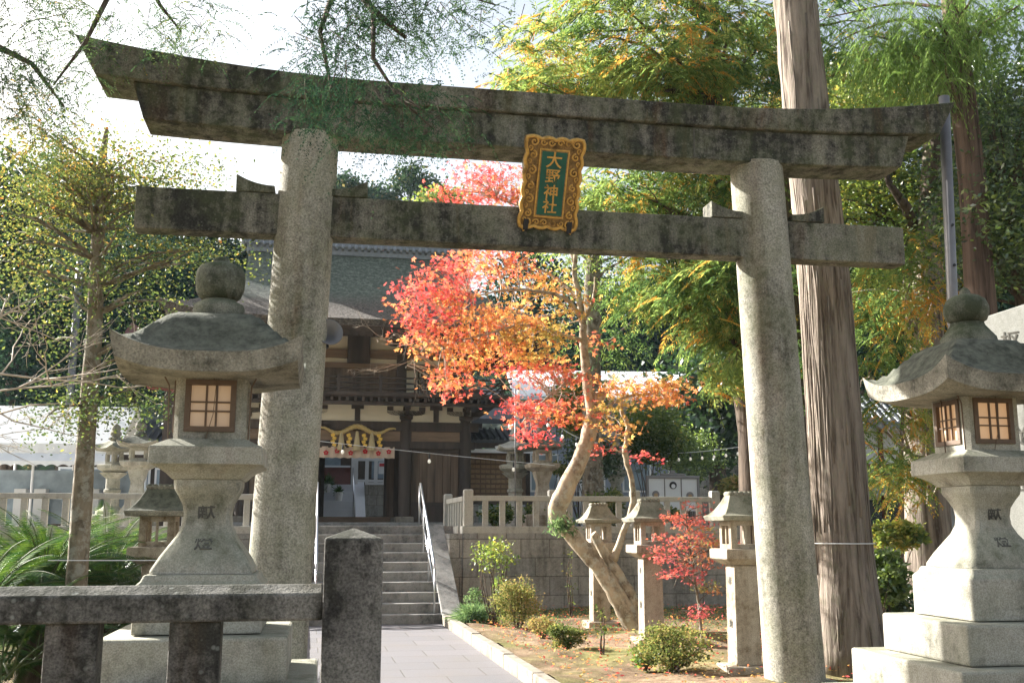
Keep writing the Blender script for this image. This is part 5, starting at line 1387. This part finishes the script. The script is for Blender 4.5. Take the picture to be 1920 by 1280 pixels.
# --- shrubs in the bed and on the terrace
def shrub(name, label, x, y, rx, ry, mat, col, per=260, L0=.035, z=.1, group='shrubs in the garden bed', Yd=None, wr=.3, stems=6, flat=1, base_y=None):
    b = G(x, base_y or (y + ry), z) if Yd is None else Vector((W(x, y, Yd).x, Yd, z))
    Yq = b.y; k = ppm(x, y, Yq); cw = W(x, y, Yq)
    n = max(8, int(rx * ry / 40))
    C = in_ell((cw.x, cw.y, cw.z), (rx / k, rx / k, ry / k * .9), n, .3); cc = np.full(n, col) + rng.normal(size=n) * .12
    t = thing(name, label, 'shrub', b, 0, group)
    mb = MB()
    for i in range(stems):
        e_ = Vector(C[rng.integers(n)]) - b
        limb(mb, Vector((random.uniform(-.04, .04), random.uniform(-.04, .04), -.03)), e_, .012, .004, .1, 4, 5)
    mb.build('stems', BARK_D, t)
    P, D, Wv, c = spread(C, cc, per, max(.045, min(rx, ry) / k * .28), L0, wr, .15, .35)
    quads('foliage', P - np.array(b[:]), D, Wv, c, mat, t)
    return t
shrub('clipped_shrub', 'dense yellowish clipped bush beside the wall right of the stairs', 970, 1128, 38, 42, LF_BUSH, .7, 150, base_y=1180)
shrub('low_shrub', 'small pinkish azalea mound right of the clipped bush', 1018, 1172, 22, 20, LF_BUSH, .85, 150)
shrub('low_shrub', 'low green mound in front of the farthest post lantern', 1062, 1190, 30, 22, LF_BUSH, .45, 150)
shrub('leafy_shrub', 'wispy yellow green shrub with dark fine twigs below the red sapling', 1262, 1215, 62, 46, LF_BUSH, .6, 60, stems=26, base_y=1258)
shrub('leafy_shrub', 'glossy low plant at the left foot of the wispy shrub', 1214, 1225, 24, 24, LF_EVER, .8, 60, .05, stems=6, base_y=1250)
shrub('young_tree', 'thin young tree with light leaves standing against the wall by the stairs', 925, 1042, 36, 38, LF_CAMPH, .6, 26, .055, stems=14, base_y=1170)
shrub('leafy_shrub', 'broad leaved plant at the foot of the young tree', 930, 1095, 22, 16, LF_EVER, .95, 40, .06, stems=4, base_y=1165)
shrub('leafy_shrub', 'pale leaved small plant near the stair corner', 890, 1118, 16, 16, LF_GRASS, .7, 60, .04, stems=5, base_y=1160)
shrub('seedling', 'light green seedling at the left of the bare soil', 1070, 1080, 7, 60, LF_BUSH, .5, 8, .045, stems=4, base_y=1160)
shrub('seedling', 'tiny two leaf seedling in front of the leaning trunk', 1128, 1160, 8, 44, LF_BUSH, .4, 8, .05, stems=4, base_y=1225)
shrub('leafy_shrub', 'bright sunlit bush right of the cedar trunk', 1685, 1005, 50, 26, LF_CAMPH, .75, 110, .07, z=.3, Yd=14, group='shrubs right of the cedar')
shrub('leafy_shrub', 'green bush low between the cedar and the lantern steps', 1662, 1080, 30, 60, LF_EVER, .9, 90, .07, z=.0, Yd=12.6, group='shrubs right of the cedar')
shrub('leafy_shrub', 'dark bush behind the lantern steps', 1660, 1130, 40, 40, LF_EVER, .5, 90, .07, z=.0, Yd=13.2, group='shrubs right of the cedar')
# grass clump
bq = G(885, 1168, .1); t = thing('grass_clump', 'arching pale green grass clump by the foot of the stairs', 'grass clump', bq, 0)
n = 1500; A_ = rng.random(n) * 2 * PI; e_ = rng.uniform(.3, 1.4, n); D = np.stack([np.cos(A_) * np.cos(e_), np.sin(A_) * np.cos(e_), np.sin(e_)], 1) * rng.uniform(.15, .32, (n, 1))
P = rng.normal(size=(n, 3)) * (.06, .06, .01); P2 = P + D; D2 = D * .7; D2[:, 2] -= .12
Wv = nrm(np.cross(D, rdir(n))) * .006
quads('blades', np.concatenate([P, P + D * .85]), np.concatenate([D, D2]), np.concatenate([Wv, Wv]), np.tile(rng.random(n), 2), LF_GRASS, t)
for x, y, rx, ry, Yd, m_, c_, lab, grp in ((1085, 760, 50, 70, 25, LF_CAMPH, .55, 'feathery light green shrub left of the leaning maple stem', 1), (1215, 800, 60, 50, 27, LF_CAMPH, .5, 'feathery light green shrub right of the thin maple stem', 1), (1230, 835, 50, 40, 26, LF_BUSH, .3, 'light round shrub over the photo board', 1),
        (1290, 850, 50, 50, 28, LF_EVER, .9, 'small silvery leaved tree behind the photo board', 1), (1110, 860, 46, 50, 24.5, LF_EVER, .3, 'dark rounded shrub behind the balustrade and leaning stem', 1), (1375, 910, 30, 20, 24, LF_BUSH, .75, 'clipped yellow green shrub near the end of the balustrade', 1),
        (1045, 880, 60, 14, 24.5, LF_BUSH, .55, 'low spreading pine like shrub behind the square footed lantern', 1), (930, 965, 30, 20, 22.5, LF_BUSH, .35, 'dim shrub seen through the first balusters', 1), (1010, 965, 30, 18, 23, LF_BUSH, .35, 'dim shrub seen through the middle balusters', 1), (1135, 950, 30, 34, 22.5, LF_BUSH, .5, 'leafy plant seen through the balusters beside the leaning trunk', 1), (1250, 965, 24, 16, 23, LF_BUSH, .5, 'small plant seen under the photo board', 1), (265, 960, 18, 14, 21.5, LF_BUSH, .85, 'small yellow shrub seen through the left balusters', 1)):
    shrub('terrace_shrub', lab, x, y, rx, ry, m_, c_, 70, .09, 1.62, 'shrubs on the upper terrace', Yd, .3, 8)

# --- dark trees behind
def bg_tree(x, ytop, ybot, rx, Yd, mat, col, label, n=26, per=150, L0=.2, z=1.6, grp='dark trees behind the shrine', cr=.5, trunkm=None):
    ym = (ytop + ybot) / 2; bw = W(x, ym, Yd)
    C, cc = crown_px([(x, ym, rx, (ybot - ytop) / 2, Yd, rx / ppm(x, ym, Yd) * .8, n, col)])
    b_ = Vector((bw.x, Yd, z)); top_ = W(x, ytop + 20, Yd)
    plant('forest_tree', label, 'tree', b_, [b_, b_.lerp(top_, .5), top_], [.3, .22, .06], trunkm or BARK_D, C, spread(C, cc, per, cr, L0, .3, 0, .4), mat, 8, .08, .02, grp)
L_ = [(40, 420, 820, 90, 34, LF_DARK, .4, 'tall dark tree far left above the white tent'), (150, 440, 800, 90, 38, LF_DARK, .5, 'dark tree behind the slender left trunk'), (260, 430, 780, 90, 36, LF_DARK, .35, 'dark tree behind the left lantern roof'),
      (370, 400, 760, 90, 40, LF_DARK, .45, 'dark tree between the left lantern jewel and the torii pillar'), (460, 380, 700, 70, 42, LF_DARK, .5, 'dark tree against the left torii pillar'), (0, 300, 560, 60, 30, LF_DARK, .6, 'tree crown at the far left margin'), (180, 300, 470, 110, 44, LF_HILL, .5, 'bluish tree crown beyond the yellowing tree'),
      (1010, 450, 740, 90, 46, LF_DARK, .4, 'dark tree behind the gate roof right end'), (1130, 500, 760, 80, 44, LF_DARK, .35, 'dark tree behind the grey cypress trunk'), (1240, 500, 780, 80, 45, LF_DARK, .4, 'dark tree behind the drooping sprays'),
      (1340, 640, 880, 60, 31, LF_EVER, .15, 'dark broadleaf tree behind the photo board'), (1400, 560, 820, 70, 36, LF_DARK, .35, 'dark tree hidden behind the right torii pillar'), (1500, 480, 860, 80, 36, LF_DARK, .35, 'dark tree behind the bare cedar'), (1610, 420, 780, 80, 32, LF_DARK, .45, 'dark tree above the tiled house'),
      (1710, 420, 760, 90, 34, LF_DARK, .4, 'dark tree right of the tiled house'), (1820, 380, 800, 90, 30, LF_DARK, .4, 'dark tree behind the right lantern jewel'), (1930, 200, 900, 110, 28, LF_DARK, .4, 'tall dark tree behind the stele'), (1560, 160, 480, 90, 30, LF_CAMPH, .35, 'mid green tree behind the bare cedar top'), (1760, 60, 420, 120, 28, LF_EVER, .4, 'dense green tree high behind the needled cedar')]
for x, yt, yb, rx, Yd, m_, c_, lab in L_: bg_tree(x, yt, yb, rx, Yd, m_, c_, lab, 34, 170, .24, cr=.65)
for x, yt, yb, rx, Yd, lab in ((770, 312, 420, 48, 70, 'airy pine tree alone against the white sky between the beams'), (650, 330, 420, 30, 72, 'small pine tree just right of the left pillar'), (700, 350, 420, 30, 74, 'low pine tree on the skyline between the beams'), (830, 360, 420, 50, 66, 'light green tree on the skyline left of the red leaves')):
    bg_tree(x, yt, yb, rx, Yd, LF_HILL if 'light' not in lab else LF_CAMPH, .6, lab, 26, 120, .28, 2, 'skyline trees between the beams', .5)

# wooded hill
hm = plain('hill_earth', (.04, .055, .035), 1, var=.3, scale=.2)
def hz(x, y):
    d = (y - 58) / 70
    h = 38 * max(0, min(1, d)) ** .8
    px_ = x / max(y, 1)
    f = .62 + .38 * math.exp(-((px_ + .42) / .2) ** 2) + .25 * math.exp(-((px_ - .5) / .3) ** 2) - .06 * math.exp(-((px_ + .09) / .06) ** 2)
    return h * f + 1.2 * sin(x * .11) * sin(y * .09) * min(1, max(0, d) * 3) - 1
hl_ = sheet('hill', hm, 50, 30, -110, 130, 56, 200, hz).build('hill', hm, None, True); struct(hl_)
n = 520
X_ = rng.uniform(-75, 85, n); Y_ = rng.uniform(60, 135, n)
Cs, cs_ = [], []
for x, y in zip(X_, Y_):
    h = hz(x, y); q = rng.normal(); 
    for k in range(5): Cs.append((x + rng.normal() * 1.2, y + rng.normal() * 1.2, h + 1.5 + k * .9 + rng.random())); cs_.append(.5 + .15 * q)
C = np.array(Cs); cc = np.array(cs_)
fo = quads('hillside_wood', *spread(C, cc, 50, .9, .55, .32, 0, .35), LF_HILL); fo['kind'] = 'stuff'

# ground cover: fallen leaves and moss tufts in the bed
n = 7000
xs_ = rng.uniform(-.3, 9, n); ys_ = rng.uniform(-12, -.1, n)
P = np.array([S(a, b_, .16)[:] for a, b_ in zip(xs_, ys_)]) + rng.normal(size=(n, 3)) * (0, 0, .01)
D = rdir(n, .1, .3) * rng.uniform(.025, .06, (n, 1))
fl = quads('fallen_leaves', P, D, nrm(np.cross(D, rdir(n, 2, .3))) * .012, rng.random(n) * .8, LF_MAPLE); fl['kind'] = 'stuff'
n = 9000
xs_ = rng.uniform(0, 9.2, n); ys_ = -np.abs(rng.normal(size=n)) * 2.2 - .05
P = np.array([S(a, b_, .1)[:] for a, b_ in zip(xs_, ys_)]); D = rdir(n, 1.2) * rng.uniform(.02, .06, (n, 1))
gc = quads('moss_tufts', P, D, nrm(np.cross(D, rdir(n))) * .008, rng.random(n), LF_GRASS); gc['kind'] = 'stuff'

# ------------------------------------------------------------------ light, sky, camera
SUN_AZ = R(149); SUN_EL = R(28.5)   # math angle in plan, measured from +X
wd = bpy.data.worlds.new('World'); sc.world = wd; wd.use_nodes = True
nt = wd.node_tree; bg = nt.nodes['Background']
sky = nt.nodes.new('ShaderNodeTexSky'); sky.sky_type = 'NISHITA'; sky.sun_disc = False
sky.sun_elevation = SUN_EL; sky.sun_rotation = PI / 2 - SUN_AZ
sky.air_density = 1.2; sky.dust_density = 4; sky.ozone_density = 1.0
hs = nt.nodes.new('ShaderNodeHueSaturation'); hs.inputs['Saturation'].default_value = .6; hs.inputs['Value'].default_value = 1.2
nt.links.new(sky.outputs[0], hs.inputs['Color']); nt.links.new(hs.outputs[0], bg.inputs[0]); bg.inputs[1].default_value = .05
sd = bpy.data.lights.new('sun', 'SUN'); sd.energy = 5.0; sd.angle = R(.6); sd.color = (1, .965, .91)
so = bpy.data.objects.new('sun', sd); COL.objects.link(so)
dirv = Vector((cos(SUN_AZ) * cos(SUN_EL), sin(SUN_AZ) * cos(SUN_EL), sin(SUN_EL)))
so.rotation_euler = dirv.to_track_quat('Z', 'Y').to_euler()
cam = bpy.data.cameras.new('camera'); cam.sensor_width = 36; cam.lens = 36 * FP / 1920; cam.clip_end = 3000; cam.clip_start = .05
co = bpy.data.objects.new('camera', cam); COL.objects.link(co); sc.camera = co
co.location = (0, 0, EYE); co.rotation_euler = (PI / 2 + PITCH, 0, 0)
sc.view_settings.view_transform = 'Standard'; sc.view_settings.look = 'None'; sc.view_settings.exposure = 2.1; sc.view_settings.gamma = 1
sc.cycles.max_bounces = 8; sc.cycles.diffuse_bounces = 4; sc.cycles.glossy_bounces = 2; sc.cycles.transmission_bounces = 4; sc.cycles.transparent_max_bounces = 8
sc.cycles.use_denoising = True; sc.cycles.sample_clamp_indirect = 6


# thin air between here and the wooded hill
hzm = bpy.data.materials.new('air'); hzm.use_nodes = True; nt = hzm.node_tree; nt.nodes.clear()
o_ = nt.nodes.new('ShaderNodeOutputMaterial'); pv = nt.nodes.new('ShaderNodeVolumePrincipled'); nt.links.new(pv.outputs[0], o_.inputs['Volume'])
pv.inputs['Color'].default_value = (.72, .87, 1, 1); pv.inputs['Density'].default_value = .00028; pv.inputs['Anisotropy'].default_value = 0
hz_ = MB().box(-112, 132, -8, 205, -3, 62).build('haze', hzm); hz_['kind'] = 'stuff'
sc.cycles.volume_bounces = 0; sc.cycles.volume_step_rate = 4
